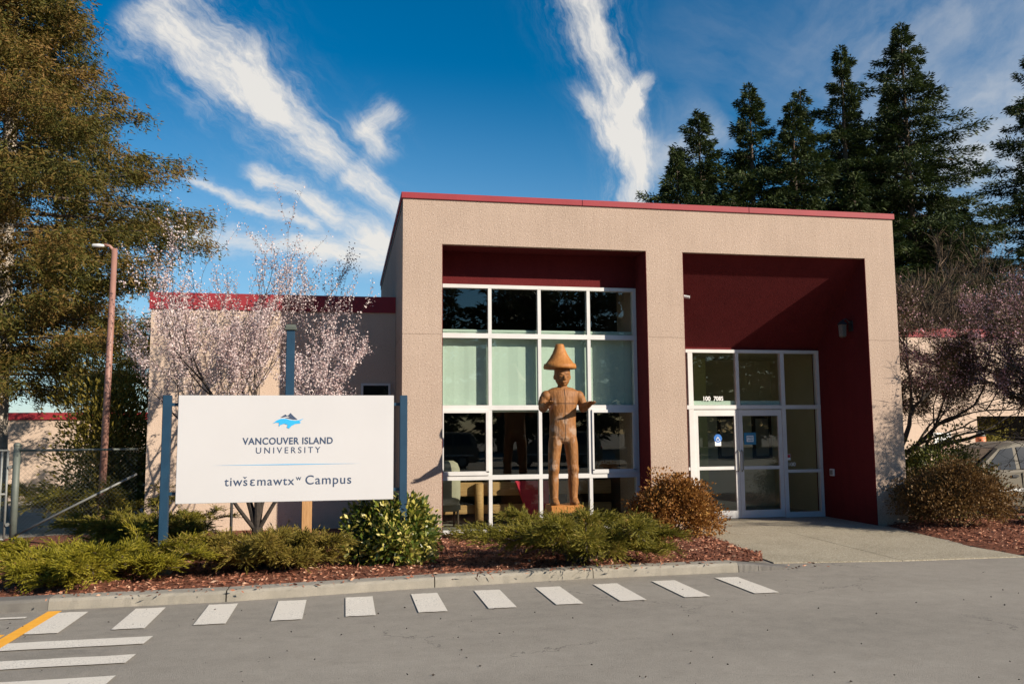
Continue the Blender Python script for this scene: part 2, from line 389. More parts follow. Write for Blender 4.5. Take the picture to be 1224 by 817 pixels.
def leaf_mesh(name, P, D, N, L, W, mat, parent=None, mid=.45):
    """many small four-sided leaves: P base, D direction, N sideways axis"""
    P, D, N = (np.asarray(a, float) for a in (P, D, N)); L = np.asarray(L, float)[:, None]; W = np.asarray(W, float)[:, None]
    if parent is not None: P = P - np.array(root_of(parent).location)
    D = D/np.maximum(np.linalg.norm(D, axis=1, keepdims=True), 1e-9)
    N = N - D*np.sum(N*D, 1, keepdims=True); N = N/np.maximum(np.linalg.norm(N, axis=1, keepdims=True), 1e-9)
    n = len(P); V = np.empty((n, 4, 3))
    V[:, 0] = P; V[:, 1] = P+D*L*mid+N*W*.5; V[:, 2] = P+D*L; V[:, 3] = P+D*L*mid-N*W*.5
    me = bpy.data.meshes.new(name); me.vertices.add(4*n); me.vertices.foreach_set('co', V.ravel())
    me.loops.add(4*n); me.loops.foreach_set('vertex_index', np.arange(4*n, dtype=np.int32))
    me.polygons.add(n); me.polygons.foreach_set('loop_start', np.arange(0, 4*n, 4, dtype=np.int32))
    try: me.polygons.foreach_set('loop_total', np.full(n, 4, np.int32))
    except Exception: pass
    me.update(calc_edges=True); me.validate()
    return link(name, me, mat, parent)
def rnd_dirs(rng, n):
    d = rng.normal(size=(n, 3)); return d/np.linalg.norm(d, axis=1, keepdims=True)
def copy_tree(o, parent=None):
    c = o.copy(); col.objects.link(c); c.parent = parent
    for ch in list(o.children): copy_tree(ch, c)
    return c
def text_obj(body, name, width, cx, z, y, mat, parent, height=None, bold=0.0, spacing=1.0, thick=.003, font=None, left=None):
    """lettering facing -Y, scaled to the given width; z is the baseline"""
    cu = bpy.data.curves.new(name, 'FONT'); cu.body = body; cu.size = 1; cu.extrude = 0.0; cu.offset = bold; cu.space_character = spacing; cu.resolution_u = 6
    tmp = bpy.data.objects.new('tmp', cu); col.objects.link(tmp)
    bpy.context.view_layer.update()
    me = bpy.data.meshes.new_from_object(tmp.evaluated_get(bpy.context.evaluated_depsgraph_get()))
    bpy.data.objects.remove(tmp); bpy.data.curves.remove(cu)
    co = np.empty(len(me.vertices)*3); me.vertices.foreach_get('co', co); co = co.reshape(-1, 3)
    lo, hi = co.min(0), co.max(0); k = width/(hi[0]-lo[0]); kz = k if height is None else height/hi[1]
    n = np.empty_like(co); n[:, 0] = (co[:, 0]-(lo[0]+hi[0])/2)*k+cx; n[:, 1] = y; n[:, 2] = co[:, 1]*kz+z
    if left is not None: n[:, 0] += left - n[:, 0].min()
    n -= np.array(root_of(parent).location)
    me.vertices.foreach_set('co', n.ravel()); me.materials.clear(); me.update(); me.name = name
    return link(name, me, mat, parent)

# ------------------------------------------------------------------ ground
def sstep(a, b, x): x = min(max((x-a)/(b-a), 0), 1); return x*x*(3-2*x)
def gh(x, y):                                  # the lot drops a little right of and left behind the building
    return -.32*sstep(.6, 3, y)*sstep(9.2, 11.5, x) - .1*sstep(2, 8, y)*sstep(-4.2, -6, x)
xs = [-400, -150, -60, -30, -20] + [-14+.5*i for i in range(70)] + [23, 27, 35, 60, 150, 400]
ys = [-400, -150, -80, -40, -25, -16] + [-10+.5*i for i in range(50)] + [17, 22, 30, 60, 150, 400]
g = MB()
g.add([(x, y, gh(x, y)-.006) for y in ys for x in xs], [(j*len(xs)+i, j*len(xs)+i+1, (j+1)*len(xs)+i+1, (j+1)*len(xs)+i) for j in range(len(ys)-1) for i in range(len(xs)-1)])
struct('ground', g, 'asphalt')

# kerb line, bottom of the face
KL = [(-6.9,-4.86), (-3.9,-4.70), (-2.15,-4.66), (-.08,-4.36), (1.96,-4.17), (3.96,-4.17), (4.25,-4.13)]
def kerb_y(x):
    for (a, b), (c, d) in zip(KL, KL[1:]):
        if a <= x <= c: return b+(d-b)*(x-a)/(c-a)
    return KL[0][1] if x < KL[0][0] else KL[-1][1]
def kerb(name, x0, x1, mat, h0=.11, h1=.11):
    xx = sorted({x0, x1, *[p[0] for p in KL if x0 < p[0] < x1]})
    xx = sorted(set(xx) | {x0+(x1-x0)*i/24 for i in range(25)})
    prof = [(0, -.05), (.012, .7), (.035, .95), (.06, 1.0), (.25, 1.0), (.25, -.05)]
    m_ = MB(); vs = []; rg = random.Random(5)
    for x in xx:
        h = h0+(h1-h0)*(x-x0)/(x1-x0)
        for (o_, z) in prof: vs.append((x, kerb_y(x)+o_+rg.uniform(-.004, .004), z*h if z > 0 else z))
    n = len(prof); fs = [(i*n+k, i*n+(k+1)%n, (i+1)*n+(k+1)%n, (i+1)*n+k) for i in range(len(xx)-1) for k in range(n)]
    fs += [tuple(range(n)), tuple((len(xx)-1)*n+k for k in range(n))]
    m_.add(vs, fs); return m_
k_ = MB()
for a, b in ((-3.895, -2.165), (-2.15, .1), (.112, 2.05), (2.06, 3.95)):
    q = kerb('', a, b, None); k_.add(q.v, q.f)
struct('kerb', k_, 'concrete')
k_ = MB(); q = kerb('', -6.9, -3.9, None); k_.add(q.v, q.f); q = kerb('', 3.955, 4.72, None, .105, .02); k_.add(q.v, q.f)
struct('asphalt_kerb', k_, 'concrete_dark')

def bed_z(x, y):
    t = min(max((y-kerb_y(x))/4.5, 0), 1); return .095-.075*t + .018*math.sin(3.1*x+1.7*y)*math.sin(2.3*y-x)
def bed_right(y):  # right edge of the left bed
    return 4.72+(5.02-4.72)*(y+3.3)/2.9 if y > -3.3 else 4.72-(-3.3-y)*.5
b = MB(); nx, ny = 60, 34
vs = []
for j in range(ny+1):
    for i in range(nx+1):
        s_ = j/ny; x = -7+(i/nx)*11.9
        y = (kerb_y(min(x, 4.25))+.2)*(1-s_) + (2.05 if x < 0 else .70)*s_
        xr = bed_right(y); x = -7+(xr+7)*(i/nx); vs.append((x, y, bed_z(x, y)))
b.add(vs, [(j*(nx+1)+i, j*(nx+1)+i+1, (j+1)*(nx+1)+i+1, (j+1)*(nx+1)+i) for j in range(ny) for i in range(nx)])
struct('mulch_bed', b, 'mulch', True)
b = MB(); vs = []; nx, ny = 20, 20
def bed2_z(x, y): return .045-.34*sstep(.8, 3, y)*sstep(9.2, 11.5, x) + .02*math.sin(2*x+3*y)-.03*sstep(13, 15, x)
for j in range(ny+1):
    for i in range(nx+1):
        y = -4.0+5.6*j/ny; x0 = 8.33+.42*sstep(-3, -.4, y); x = x0+(16-x0)*i/nx
        vs.append((x, y, bed2_z(x, y) - (.05 if i == 0 or j == 0 else 0)))
b.add(vs, [(j*(nx+1)+i, j*(nx+1)+i+1, (j+1)*(nx+1)+i+1, (j+1)*(nx+1)+i) for j in range(ny) for i in range(nx)])
struct('planting_bed', b, 'mulch', True)
# loose chips
rng = np.random.default_rng(3)
P = []
while len(P) < 20000:
    x = rng.uniform(-6.5, 5.0); y = rng.uniform(-4.7, .6)
    if kerb_y(min(x, 4.25))+.22 < y and x < bed_right(y): P.append((x, y, bed_z(x, y)+rng.uniform(.002, .02)))
while len(P) < 25000:
    x = rng.uniform(8.4, 13); y = rng.uniform(-3.95, .4)
    if x > 8.36+.42*sstep(-3, -.4, y): P.append((x, y, bed2_z(x, y)+rng.uniform(.002, .02)))
for _ in range(240):                            # a few strays over the kerb and apron edge
    x = rng.uniform(-4, 5.4); P.append((x, kerb_y(min(x, 4.25))+rng.normal(.1, .12), .118 if x < 3.9 else .02))
P = np.array(P); n = len(P); D = rng.normal(size=(n, 3)); D[:, 2] *= .3
tag(leaf_mesh('bark_chips', P, D, rnd_dirs(rng, n), rng.uniform(.025, .085, n), rng.uniform(.012, .03, n), 'mulch_chip'), 'loose reddish bark chips spread over the planting beds', kind='stuff')

# concrete apron before the doors
ap = [(4.72,-3.62), (6.5,-3.86), (8.33,-3.92), (8.36,-2.9), (8.74,-.5), (8.74,1.80), (5.0,1.80), (5.0,-.35)]
a1 = [(4.72,-3.62), (6.475,-3.855), (6.64,-.5), (5.0,-.5)]
a2 = [(6.49,-3.857), (8.33,-3.92), (8.36,-2.9), (8.74,-.5), (6.655,-.5)]
a3 = [(5.0,-.49), (8.74,-.49), (8.74,1.9), (5.0,1.9)]
b = MB()
for q in (a1, a2, a3): b.prism(q, 'z', -.03, .008)
struct('concrete_apron', b, 'aggregate')
# painted markings
b = MB()
stripe_x = [-3.60, -2.87, -2.16, -1.46, -.76, -.05, .66, 1.37, 2.07, 2.80, 3.62]
rg = random.Random(8)
def stripe(b, x0, x1, y0, y1, sk=0, z=.003):
    n = 8; top = []; bot = []
    for i in range(n+1):
        x = x0+(x1-x0)*i/n; top.append((x+sk, y1+rg.uniform(-.008, .008), z)); bot.append((x, y0+rg.uniform(-.008, .008), z))
    b.add(bot+top, [(i, i+1, n+2+i, n+1+i) for i in range(n)])
for x in stripe_x: stripe(b, x-.145, x+.145, -5.84+(.29*(x+3.6)/7.2), -4.87+(.37*(x+3.6)/7.2)-.02)
stripe(b, -4.4, -2.60, -6.44, -6.17, .02); stripe(b, -4.5, -2.60, -7.06, -6.80, .02); stripe(b, -4.5, -2.60, -7.72, -7.43, .02)
stripe(b, -6.5, -3.98, -5.10, -5.02)
struct('road_markings', b, 'road_paint')
b = MB(); b.add([(-3.90,-7.6,.004), (-3.77,-7.6,.004), (-3.73,-4.80,.004), (-3.86,-4.80,.004)], [(0,1,2,3)])
b.add([(-5.6,-5.72,.004), (-3.90,-5.96,.004), (-3.90,-5.82,.004), (-5.6,-5.58,.004)], [(0,1,2,3)])
struct('yellow_road_line', b, 'yellow_paint')
# grit on the road
n = 260; P = np.column_stack([rng.uniform(-4.5, 9, n), rng.uniform(-9, -3.9, n), np.full(n, .004)]); P = P[P[:, 1] < -4.9]
tag(leaf_mesh('road_grit', P, rng.normal(size=(len(P), 3))*[1, 1, .2], rnd_dirs(rng, len(P)), rng.uniform(.01, .03, len(P)), rng.uniform(.01, .02, len(P)), 'bark_dark'), 'scattered dark grit and bits of bark on the asphalt', kind='stuff')

# ------------------------------------------------------------------ campus building
bld = thing('campus_building', 'beige stucco building with red trim, two deep framed openings and low side wings', 'building', (4.6, 4, 0))
ZR, ZS, D1, D2 = 5.77, 4.99, .64, 1.815
w = MB()
def seamed(w, x0, x1, y0, y1, zt, zb=-.35, zj=3.425):
    w.box(x0, x1, y0, y1, zb, zj-.005); w.box(x0+.004, x1-.004, y0+.006, y1-.004, zj-.005, zj+.005); w.box(x0, x1, y0, y1, zj+.005, zt)
seamed(w, 0, .672, 0, .60, ZS); seamed(w, 4.356, 5.048, 0, 1.75, ZS); seamed(w, 8.724, 9.349, 0, 1.9, ZS)
w.box(0, 9.349, 0, .099, ZS, ZR)
w.box(0, .25, .60, 9, -.35, 3.42); w.box(.006, .25, .60, 9, 3.42, 3.43); w.box(0, .25, .60, 9, 3.43, ZS); w.box(0, .25, .099, 9, ZS, ZR)
w.box(9.10, 9.349, 1.9, 9, -.35, ZS); w.box(9.10, 9.349, .099, 9, ZS, ZR); w.box(.25, 9.10, 8.8, 9, -.35, ZR)
w.build('facade_wall', 'stucco_beige', bld)
q = MB(); q.box(-.01, 9.36, .10, 9.0, ZR-.12, ZR-.02); q.build('roof', 'concrete_dark', bld)
q = MB()
for a, b2 in ((-.03, 3.17), (3.176, 6.37), (6.376, 9.379)): q.box(a, b2, -.03, .22, ZR-.005, ZR+.10)
q.box(-.03, .22, .22, 9.03, ZR-.005, ZR+.10); q.box(9.13, 9.379, .22, 9.03, ZR-.005, ZR+.10)
q.build('roof_trim', 'red_metal', bld, bevel=.004)
q = MB()
q.box(4.346, 4.356, .002, D1-.02, -.1, ZS)                      # jamb facings
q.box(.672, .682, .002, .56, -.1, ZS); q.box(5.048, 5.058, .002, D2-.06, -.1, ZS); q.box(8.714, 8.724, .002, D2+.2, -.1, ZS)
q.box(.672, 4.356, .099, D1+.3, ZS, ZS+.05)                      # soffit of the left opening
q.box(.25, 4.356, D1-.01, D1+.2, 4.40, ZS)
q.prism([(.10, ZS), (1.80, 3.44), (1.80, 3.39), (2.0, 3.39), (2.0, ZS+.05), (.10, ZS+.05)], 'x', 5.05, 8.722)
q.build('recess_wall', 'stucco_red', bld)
# tall window
fr = MB()
vx = [(.672, .735), (1.565, 1.627), (2.475, 2.535), (3.40, 3.46), (4.285, 4.346)]
hz_ = [(-.06, .075), (.935, 1.015), (2.155, 2.24), (3.435, 3.52), (4.335, 4.40)]
for a, b2 in vx: fr.box(a, b2, D1-.06, D1+.06, .075, 4.335)
for i, (a, b2) in enumerate(hz_):
    fr.box(vx[0][0], vx[-1][1], D1-.064-(.03 if i == 0 else 0), D1+.055, a, b2)
wf = fr.build('window_frame', 'white_metal', bld)
for (a, b2) in ((vx[0][1], vx[1][0]), (vx[3][1], vx[4][0])):
    sash = MB(); z0, z1 = hz_[1][1], hz_[2][0]; t = .05
    sash.box(a, b2, D1-.085, D1-.02, z0, z0+t+.02); sash.box(a, b2, D1-.085, D1-.02, z1-t, z1); sash.box(a, a+t*.6, D1-.085, D1-.02, z0+t, z1-t); sash.box(b2-t, b2, D1-.085, D1-.02, z0+t, z1-t)
    sash.build('sash', 'white_metal', wf)
for i in range(4):
    for j in range(4):
        p = MB(); a, b2 = vx[i][1], vx[i+1][0]; c, d = hz_[j][1], hz_[j+1][0]
        p.quad((a, D1, c), (b2, D1, c), (b2, D1, d), (a, D1, d)); p.build('pane', 'glass', wf)
# entrance screen
fr = MB()
ex = [(5.058, 5.10), (5.83, 5.93), (7.845, 7.93), (8.65, 8.714)]
for k, (a, b2) in enumerate(ex): fr.box(a, b2, D2-.055, D2+.055, .008, 3.33)
fr.box(6.86, 6.93, D2-.05, D2+.05, 2.27, 3.33)
fr.box(5.058, 8.714, D2-.06, D2+.06, 3.33, 3.395); fr.box(5.058, 8.714, D2-.06, D2+.05, 2.19, 2.27)
fr.box(5.10, 5.83, D2-.05, D2+.05, .98, 1.04); fr.box(7.93, 8.65, D2-.05, D2+.05, .90, .96); fr.box(5.10, 5.83, D2-.05, D2+.05, .008, .11); fr.box(7.93, 8.65, D2-.05, D2+.05, .008, .11)
ef = fr.build('entrance_frame', 'white_metal', bld)
for a, b2, c, d in ((5.10, 5.83, 2.27, 3.33), (5.93, 6.86, 2.27, 3.33), (6.93, 7.845, 2.27, 3.33), (7.93, 8.65, 2.27, 3.33), (5.10, 5.83, 1.04, 2.19), (5.10, 5.83, .11, .98), (7.93, 8.65, .96, 2.19), (7.93, 8.65, .11, .90)):
    p = MB(); p.quad((a, D2, c), (b2, D2, c), (b2, D2, d), (a, D2, d)); p.build('pane', 'glass', ef)
p = MB(); p.box(5.93, 6.86, D2+.02, D2+.03, 2.275, 2.36); p.box(6.93, 7.84, D2+.02, D2+.03, 2.275, 2.36); p.build('frosted_strip', 'blind_fabric', ef)
text_obj('100', 'unit_number', .15, 0, 2.365, D2-.006, 'decal_white', ef, height=.085, bold=.02, left=6.165); text_obj('7085', 'street_number', .205, 0, 2.365, D2-.006, 'decal_white', ef, height=.085, bold=.02, left=6.385)
text_obj('100', 'unit_number', .15, 8.05, 1.03, D2-.006, 'decal_white', ef, height=.075)
p = MB(); p.box(7.945, 8.02, D2-.006, D2-.003, 1.15, 1.27); p.build('notice_decal', 'decal_white', ef)
p = MB(); p.box(7.952, 8.013, D2-.010, D2-.007, 1.20, 1.262); p.build('notice_decal', 'decal_red', ef)
def door(x0, x1, hinge_left):
    d = MB(); st = .085; y0, y1 = D2-.04, D2+.01; zt = 2.175
    d.box(x0, x0+st, y0, y1, .02, zt); d.box(x1-st, x1, y0, y1, .02, zt)
    d.box(x0+st, x1-st, y0, y1, zt-.12, zt); d.box(x0+st, x1-st, y0, y1, .02, .17); d.box(x0+st, x1-st, y0, y1, .98, 1.045)
    ob = d.build('door', 'white_metal', bld)
    p = MB(); p.quad((x0+st, D2-.015, .17), (x1-st, D2-.015, .17), (x1-st, D2-.015, .98), (x0+st, D2-.015, .98)); p.build('pane', 'glass', ob)
    p = MB(); p.quad((x0+st, D2-.015, 1.045), (x1-st, D2-.015, 1.045), (x1-st, D2-.015, zt-.12), (x0+st, D2-.015, zt-.12)); p.build('pane', 'glass', ob)
    xh = x1-.04 if hinge_left else x0+.04
    h = MB(); h.tube([(xh, y0-.005, .95), (xh, y0-.06, .98), (xh, y0-.06, 1.33), (xh, y0-.005, 1.36)], .013, 8); h.build('handle', 'galvanised', ob, True)
    return ob
dl = door(5.935, 6.885, True); dr = door(6.89, 7.84, False)
# wheelchair decal
yd = D2-.022
q = MB(); q.prism([(6.44+.085*math.cos(t*math.pi/14), 1.605+.085*math.sin(t*math.pi/14)) for t in range(28)], 'y', yd, yd-.003); q.build('access_decal', 'decal_blue', dl)
q = MB(); q.box(6.375, 6.505, yd-.002, yd, 1.455, 1.545); q.build('access_notice', 'decal_white', dl)
q = MB(); yw = yd-.005
q.tube([(6.44+.012, yw, 1.662), (6.44+.012, yw, 1.6621)], .012, 8)
q.tube([(6.432, yw, 1.64), (6.428, yw, 1.60), (6.462, yw, 1.60), (6.482, yw, 1.56)], .007, 6); q.tube([(6.43, yw, 1.62), (6.46, yw, 1.62)], .005, 6)
q.tube([(6.435+.034*math.cos(R(a)), yw, 1.582+.034*math.sin(R(a))) for a in range(110, 361, 25)], .006, 6); q.build('wheelchair_mark', 'decal_white', dl)
q = MB(); q.box(7.005, 7.265, yd-.002, yd, 1.475, 1.715); q.build('door_poster', 'decal_teal', dr)
q = MB(); q.box(7.06, 7.21, yd-.006, yd-.004, 1.53, 1.655); q.build('poster_label', 'decal_white', dr)
text_obj('FREE', 'poster_lettering', .12, 7.135, 1.60, yd-.009, 'decal_teal', dr, height=.035, bold=.02)
text_obj('WIFI', 'poster_lettering', .12, 7.135, 1.545, yd-.009, 'decal_teal', dr, height=.035, bold=.02)
# low wing on the left
WY = 2.0
q = MB(); q.box(-4.42, -.002, WY, WY+.3, .02, 3.395); q.box(-4.415, -.002, WY+.008, WY+.3, 3.395, 3.405); q.box(-4.42, -.002, WY, WY+.3, 3.405, 4.05)
q.box(-4.42, -4.12, WY+.3, 5, -.5, 4.05); q.build('wing_wall', 'stucco_pale', bld)
q = MB(); q.box(-4.38, -.002, WY+.05, WY+.25, -.45, .02); q.build('wing_foot_shade', 'interior_dark', bld)  # dark coloured strip standing in for the shadow line along the wing's foot
q = MB(); q.box(-4.45, -.002, WY-.03, WY+.35, 4.05, 4.355); q.box(-4.45, -4.1, WY+.35, 5, 4.05, 4.355); q.box(-4.1, -.002, WY+.35, 5, 4.05, 4.15); q.build('wing_trim', 'red_metal', bld)
q = MB()
for (a, b2, c, d) in ((-.64,-.60,2.05,2.70), (-.13,-.09,2.05,2.70), (-.60,-.13,2.66,2.70), (-.60,-.13,2.05,2.09)): q.box(a, b2, WY-.03, WY+.05, c, d)
f2 = q.build('window_frame', 'white_metal', bld)
p = MB(); p.box(-.60, -.13, WY-.012, WY-.004, 2.09, 2.66); p.build('pane', 'car_glass_dark', f2)
# wing on the right, set back, with an open bay
q = MB(); Y8 = 8.0
q.box(9.36, 17.5, Y8, Y8+.3, -.9, 4.46); q.box(17.5, 34, Y8, Y8+.3, 2.12, 4.46); q.box(17.2, 17.5, Y8+.3, Y8+6, -.9, 4.46)
q.build('wing_wall', 'stucco_pale', bld)
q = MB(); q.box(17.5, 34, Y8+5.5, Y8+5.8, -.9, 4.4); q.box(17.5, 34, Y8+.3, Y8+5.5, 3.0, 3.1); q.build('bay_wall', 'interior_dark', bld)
q = MB(); q.box(9.36, 34, Y8-.03, Y8+.4, 4.46, 4.72); q.build('wing_trim', 'red_metal', bld)
# rooms behind the glass
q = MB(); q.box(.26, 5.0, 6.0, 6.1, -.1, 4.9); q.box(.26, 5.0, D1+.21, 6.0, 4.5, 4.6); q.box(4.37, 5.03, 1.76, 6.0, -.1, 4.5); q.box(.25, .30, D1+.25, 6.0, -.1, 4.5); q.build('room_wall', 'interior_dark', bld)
q = MB(); q.box(.26, 4.99, .72, 6.0, -.2, -.02); q.build('room_floor', 'interior_floor', bld)
q = MB(); q.box(5.04, 9.1, 4.4, 4.5, -.1, 3.5); q.box(9.02, 9.09, 2.02, 4.4, -.1, 3.4); q.box(5.04, 9.1, 2.02, 4.4, 3.4, 3.5); q.build('lobby_wall', 'interior_wall', bld)
q = MB(); q.box(5.04, 9.1, D2+.06, 5.4, -.2, .004); q.build('lobby_floor', 'interior_floor', bld)
q = MB(); q.box(6.55, 7.15, 3.9, 4.38, 0.004, 3.4); q.build('lobby_column', 'interior_green', bld)
# pieces hung behind the glass
for i, (nm, lb) in enumerate((('far left', 'leftmost pale green roller blind behind the tall window'), ('', 'pale green roller blind second from the left in the tall window'), ('', 'pale green roller blind behind the carved figure\'s hat'), ('', 'greyer green roller blind rightmost in the tall window'))):
    a, b2 = vx[i][1]-.02, vx[i+1][0]+.02
    t = thing('roller_blind', lb, 'blind', ((a+b2)/2, .76, 2.12), 'roller blinds behind the tall window')
    q = MB(); n = 10
    q.add([(a+(b2-a)*k/n, .76+.004*math.sin(k*1.7+i), z) for z in (2.14, 3.56) for k in range(n+1)], [(k, k+1, n+2+k, n+1+k) for k in range(n)]); q.build('blind_cloth', 'blind_fabric', t)
    q = MB(); q.tube([(a, .775, 3.58), (b2, .775, 3.58)], .03, 10); q.build('roller', 'blind_fabric', t); q = MB(); q.tube([(a, .76, 2.13), (b2, .76, 2.13)], .012, 8); q.build('hem_bar', 'white_metal', t)
t = thing('log_railing', 'chunky wooden post and plank railing behind the bottom row of window panes', 'railing', (2.4, 2.2, -.02))
q = MB(); q.box(.5, 4.3, 2.16, 2.22, .54, .80); q.build('rail', 'rail_wood', t, bevel=.01)
q = MB(); q.box(.5, 4.3, 2.16, 2.22, .20, .37); q.build('rail', 'rail_wood', t, bevel=.01)
for x in (1.62, 3.45):
    q = MB(); q.tube([(x, 2.07, -.02), (x, 2.07, .78)], .085, 12); q.build('post', 'rail_wood', t, True)
t = tag(MB().prism([(2.28, .83), (2.95, .83), (2.95, .02), (2.60, .02)], 'y', 1.85, 1.93).build('red_panel', 'cloth_red', None, bevel=.015), 'red slanted panel standing behind the lower window panes', 'panel')
t = thing('armchair', 'cream padded chair seen through the lower left window pane', 'chair', (.95, 1.35, -.02))
q = MB(); q.loft([(.90, 1.40, z, .27*k, .12*k) for z, k in ((.45, .9), (.6, 1.0), (.9, 1.0), (1.10, .95), (1.2, .8), (1.25, .5))], 20); q.build('backrest', 'cushion_cream', t, True)
q = MB(); q.box(.62, 1.18, 1.42, 2.0, .32, .47); q.build('seat', 'cushion_cream', t, bevel=.03)
for x in (.68, 1.12):
    for y in (1.40, 1.92):
        q = MB(); q.tube([(x, y, -.02), (x, y, .33)], .025, 8); q.build('leg', 'frame_wood', t)
t = thing('reception_counter', 'dark reception counter behind the left entrance door', 'counter', (6.0, 3.6, 0.004))
q = MB(); q.box(5.2, 6.5, 3.0, 3.5, .004, 1.25); q.build('counter_body', 'interior_dark', t, bevel=.01); q = MB(); q.box(5.15, 6.55, 2.94, 3.55, 1.25, 1.30); q.build('counter_top', 'frame_wood', t, bevel=.005)
for x, lb in ((7.85, 'dark framed picture seen through the right entrance door'), (8.72, 'dark framed picture seen through the right side light of the entrance')):
    t = thing('framed_picture', lb, 'picture', (x, 4.37, 1.2), 'framed pictures in the lobby')
    q = MB()
    for a, b2, c, d in ((x-.24, x-.17, 1.1, 2.1), (x+.17, x+.24, 1.1, 2.1), (x-.17, x+.17, 2.03, 2.1), (x-.17, x+.17, 1.1, 1.17)): q.box(a, b2, 4.34, 4.395, c, d)
    q.build('picture_frame', 'frame_wood', t); q = MB(); q.box(x-.17, x+.17, 4.37, 4.385, 1.17, 2.03); q.build('print', 'interior_floor', t)

# wall lamp, camera bracket and cover plate in the right opening
t = thing('wall_lamp', 'dark lantern style lamp on the red side wall of the entrance', 'lamp', (8.714, .53, 3.62))
q = MB(); q.box(8.69, 8.716, .47, .59, 3.66, 3.86); q.build('back_plate', 'paint_dark', t)
q = MB(); q.tube([(8.69, .53, 3.82), (8.60, .53, 3.90), (8.52, .53, 3.86)], .014, 8); q.build('arm', 'paint_dark', t)
q = MB(); q.loft([(8.52, .53, 3.54, .05, .05), (8.52, .53, 3.56, .075, .075), (8.52, .53, 3.78, .085, .085)], 6); q.build('lamp_glass', 'lamp_glass', t)
q = MB(); q.loft([(8.52, .53, 3.782, .11, .11), (8.52, .53, 3.81, .09, .09), (8.52, .53, 3.87, .02, .02)], 6); q.build('lamp_cap', 'paint_dark', t)
t = thing('security_camera', 'small pale camera on the side of the middle pillar high in the entrance', 'camera', (5.058, .3, 4.2))
q = MB(); q.tube([(5.06, .30, 4.23), (5.12, .30, 4.23)], .022, 8); q.build('bracket', 'lamp_grey', t); q = MB(); q.tube([(5.12, .32, 4.235), (5.27, .24, 4.205)], [.035, .025], 8); q.build('camera_body', 'lamp_grey', t)
t = thing('cover_plate', 'small grey electrical box low on the red entrance wall', 'electrical box', (8.714, 1.41, .84))
q = MB(); q.box(8.68, 8.713, 1.34, 1.48, .84, .98); q.build('box_body', 'lamp_grey', t, bevel=.006); q = MB(); q.box(8.672, 8.680, 1.365, 1.455, .865, .955); q.build('box_lid', 'galvanised', t)

# pale outbuilding beyond the fence on the left
t = thing('outbuilding', 'low pale outbuilding with a red roof edge beyond the chain link fence', 'building', (-9, 14, -.4))
q = MB(); q.box(-16, -5.2, 13, 18, -.6, 2.22); q.build('wall', 'stucco_pale', t); q = MB(); q.box(-16.05, -5.15, 12.95, 18.05, 2.22, 2.43); q.build('roof_trim', 'red_metal', t)

# ------------------------------------------------------------------ campus sign
SY = -3.05
t = thing('campus_sign', 'white campus sign board between two dark blue steel posts', 'sign', (-1.65, SY, .06))
q = MB(); q.box(-2.992, -.305, SY, SY+.05, .912, 2.260); q.build('board', 'sign_white', t, bevel=.004)
for x0, x1 in ((-3.180, -3.080), (-.226, -.126)):
    q = MB(); q.box(x0, x1, SY+.0, SY+.10, .07, 2.262); po = q.build('post', 'paint_blue', t, bevel=.006)
    q = MB(); xm = (x0+x1)/2; q.box(xm-.11, xm+.11, SY-.06, SY+.16, .055, .085); q.add([(xm-.09,SY-.04,.085),(xm+.09,SY-.04,.085),(xm+.09,SY+.14,.085),(xm-.09,SY+.14,.085),(xm-.052,SY-.002,.2),(xm+.052,SY-.002,.2),(xm+.052,SY+.102,.2),(xm-.052,SY+.102,.2)], [(0,1,5,4),(1,2,6,5),(2,3,7,6),(3,0,4,7),(4,5,6,7)]); q.build('base_plate', 'galvanised_green', po)
for z in (2.146, 1.036):
    q = MB(); q.box(-3.081, -2.94, SY+.051, SY+.085, z-.02, z+.02); q.build('bracket', 'paint_blue', t); q = MB(); q.box(-.36, -.226, SY+.051, SY+.085, z-.02, z+.02); q.build('bracket', 'paint_blue', t)
q = MB(); q.box(-1.700, -1.592, -2.95, -2.86, 1.0, 3.12); po = q.build('rear_post', 'paint_blue', t, bevel=.006)
q = MB(); q.box(-1.724, -1.568, -2.98, -2.83, 3.12, 3.145); q.box(-1.712, -1.580, -2.968, -2.842, 3.145, 3.19); q.build('post_cap', 'galvanised_green', po, bevel=.006)
q = MB(); q.box(-1.95, -1.34, -2.998, -2.952, 1.95, 2.0); q.build('bracket', 'paint_blue', t); q = MB(); q.box(-1.95, -1.34, -2.998, -2.952, 1.15, 1.2); q.build('bracket', 'paint_blue', t)
yl = SY-.003
text_obj('VANCOUVER ISLAND', 'lettering', 1.121, -1.645, 1.638, yl, 'ink_navy', t, height=.085, bold=.022, spacing=1.08)
text_obj('UNIVERSITY', 'lettering', .80, -1.639, 1.524, yl, 'ink_navy', t, height=.076, bold=.002, spacing=1.45)
tl = -2.412
text_obj('tiws', 'lettering', .279, 0, 1.122, yl, 'ink_navy', t, bold=.006, spacing=1.12, left=tl)
q = MB(); q.add([(tl+.224, yl, 1.232), (tl+.240, yl, 1.232), (tl+.248, yl, 1.222), (tl+.256, yl, 1.232), (tl+.272, yl, 1.232), (tl+.254, yl, 1.211), (tl+.242, yl, 1.211)], [(0,1,2,6),(2,3,4,5),(2,5,6)]); q.build('caron', 'ink_navy', t)
eps = text_obj('3', 'lettering', .060, 0, 1.120, yl, 'ink_navy', t, height=.080, bold=.012, left=tl+.31)
for v_ in eps.data.vertices: v_.co.x = 2*(tl+.34-t.location.x)-v_.co.x
text_obj('mawtx', 'lettering', .4545, 0, 1.122, yl, 'ink_navy', t, bold=.006, spacing=1.12, left=tl+.399)
text_obj('w', 'lettering', .068, 0, 1.178, yl, 'ink_navy', t, left=tl+.872)
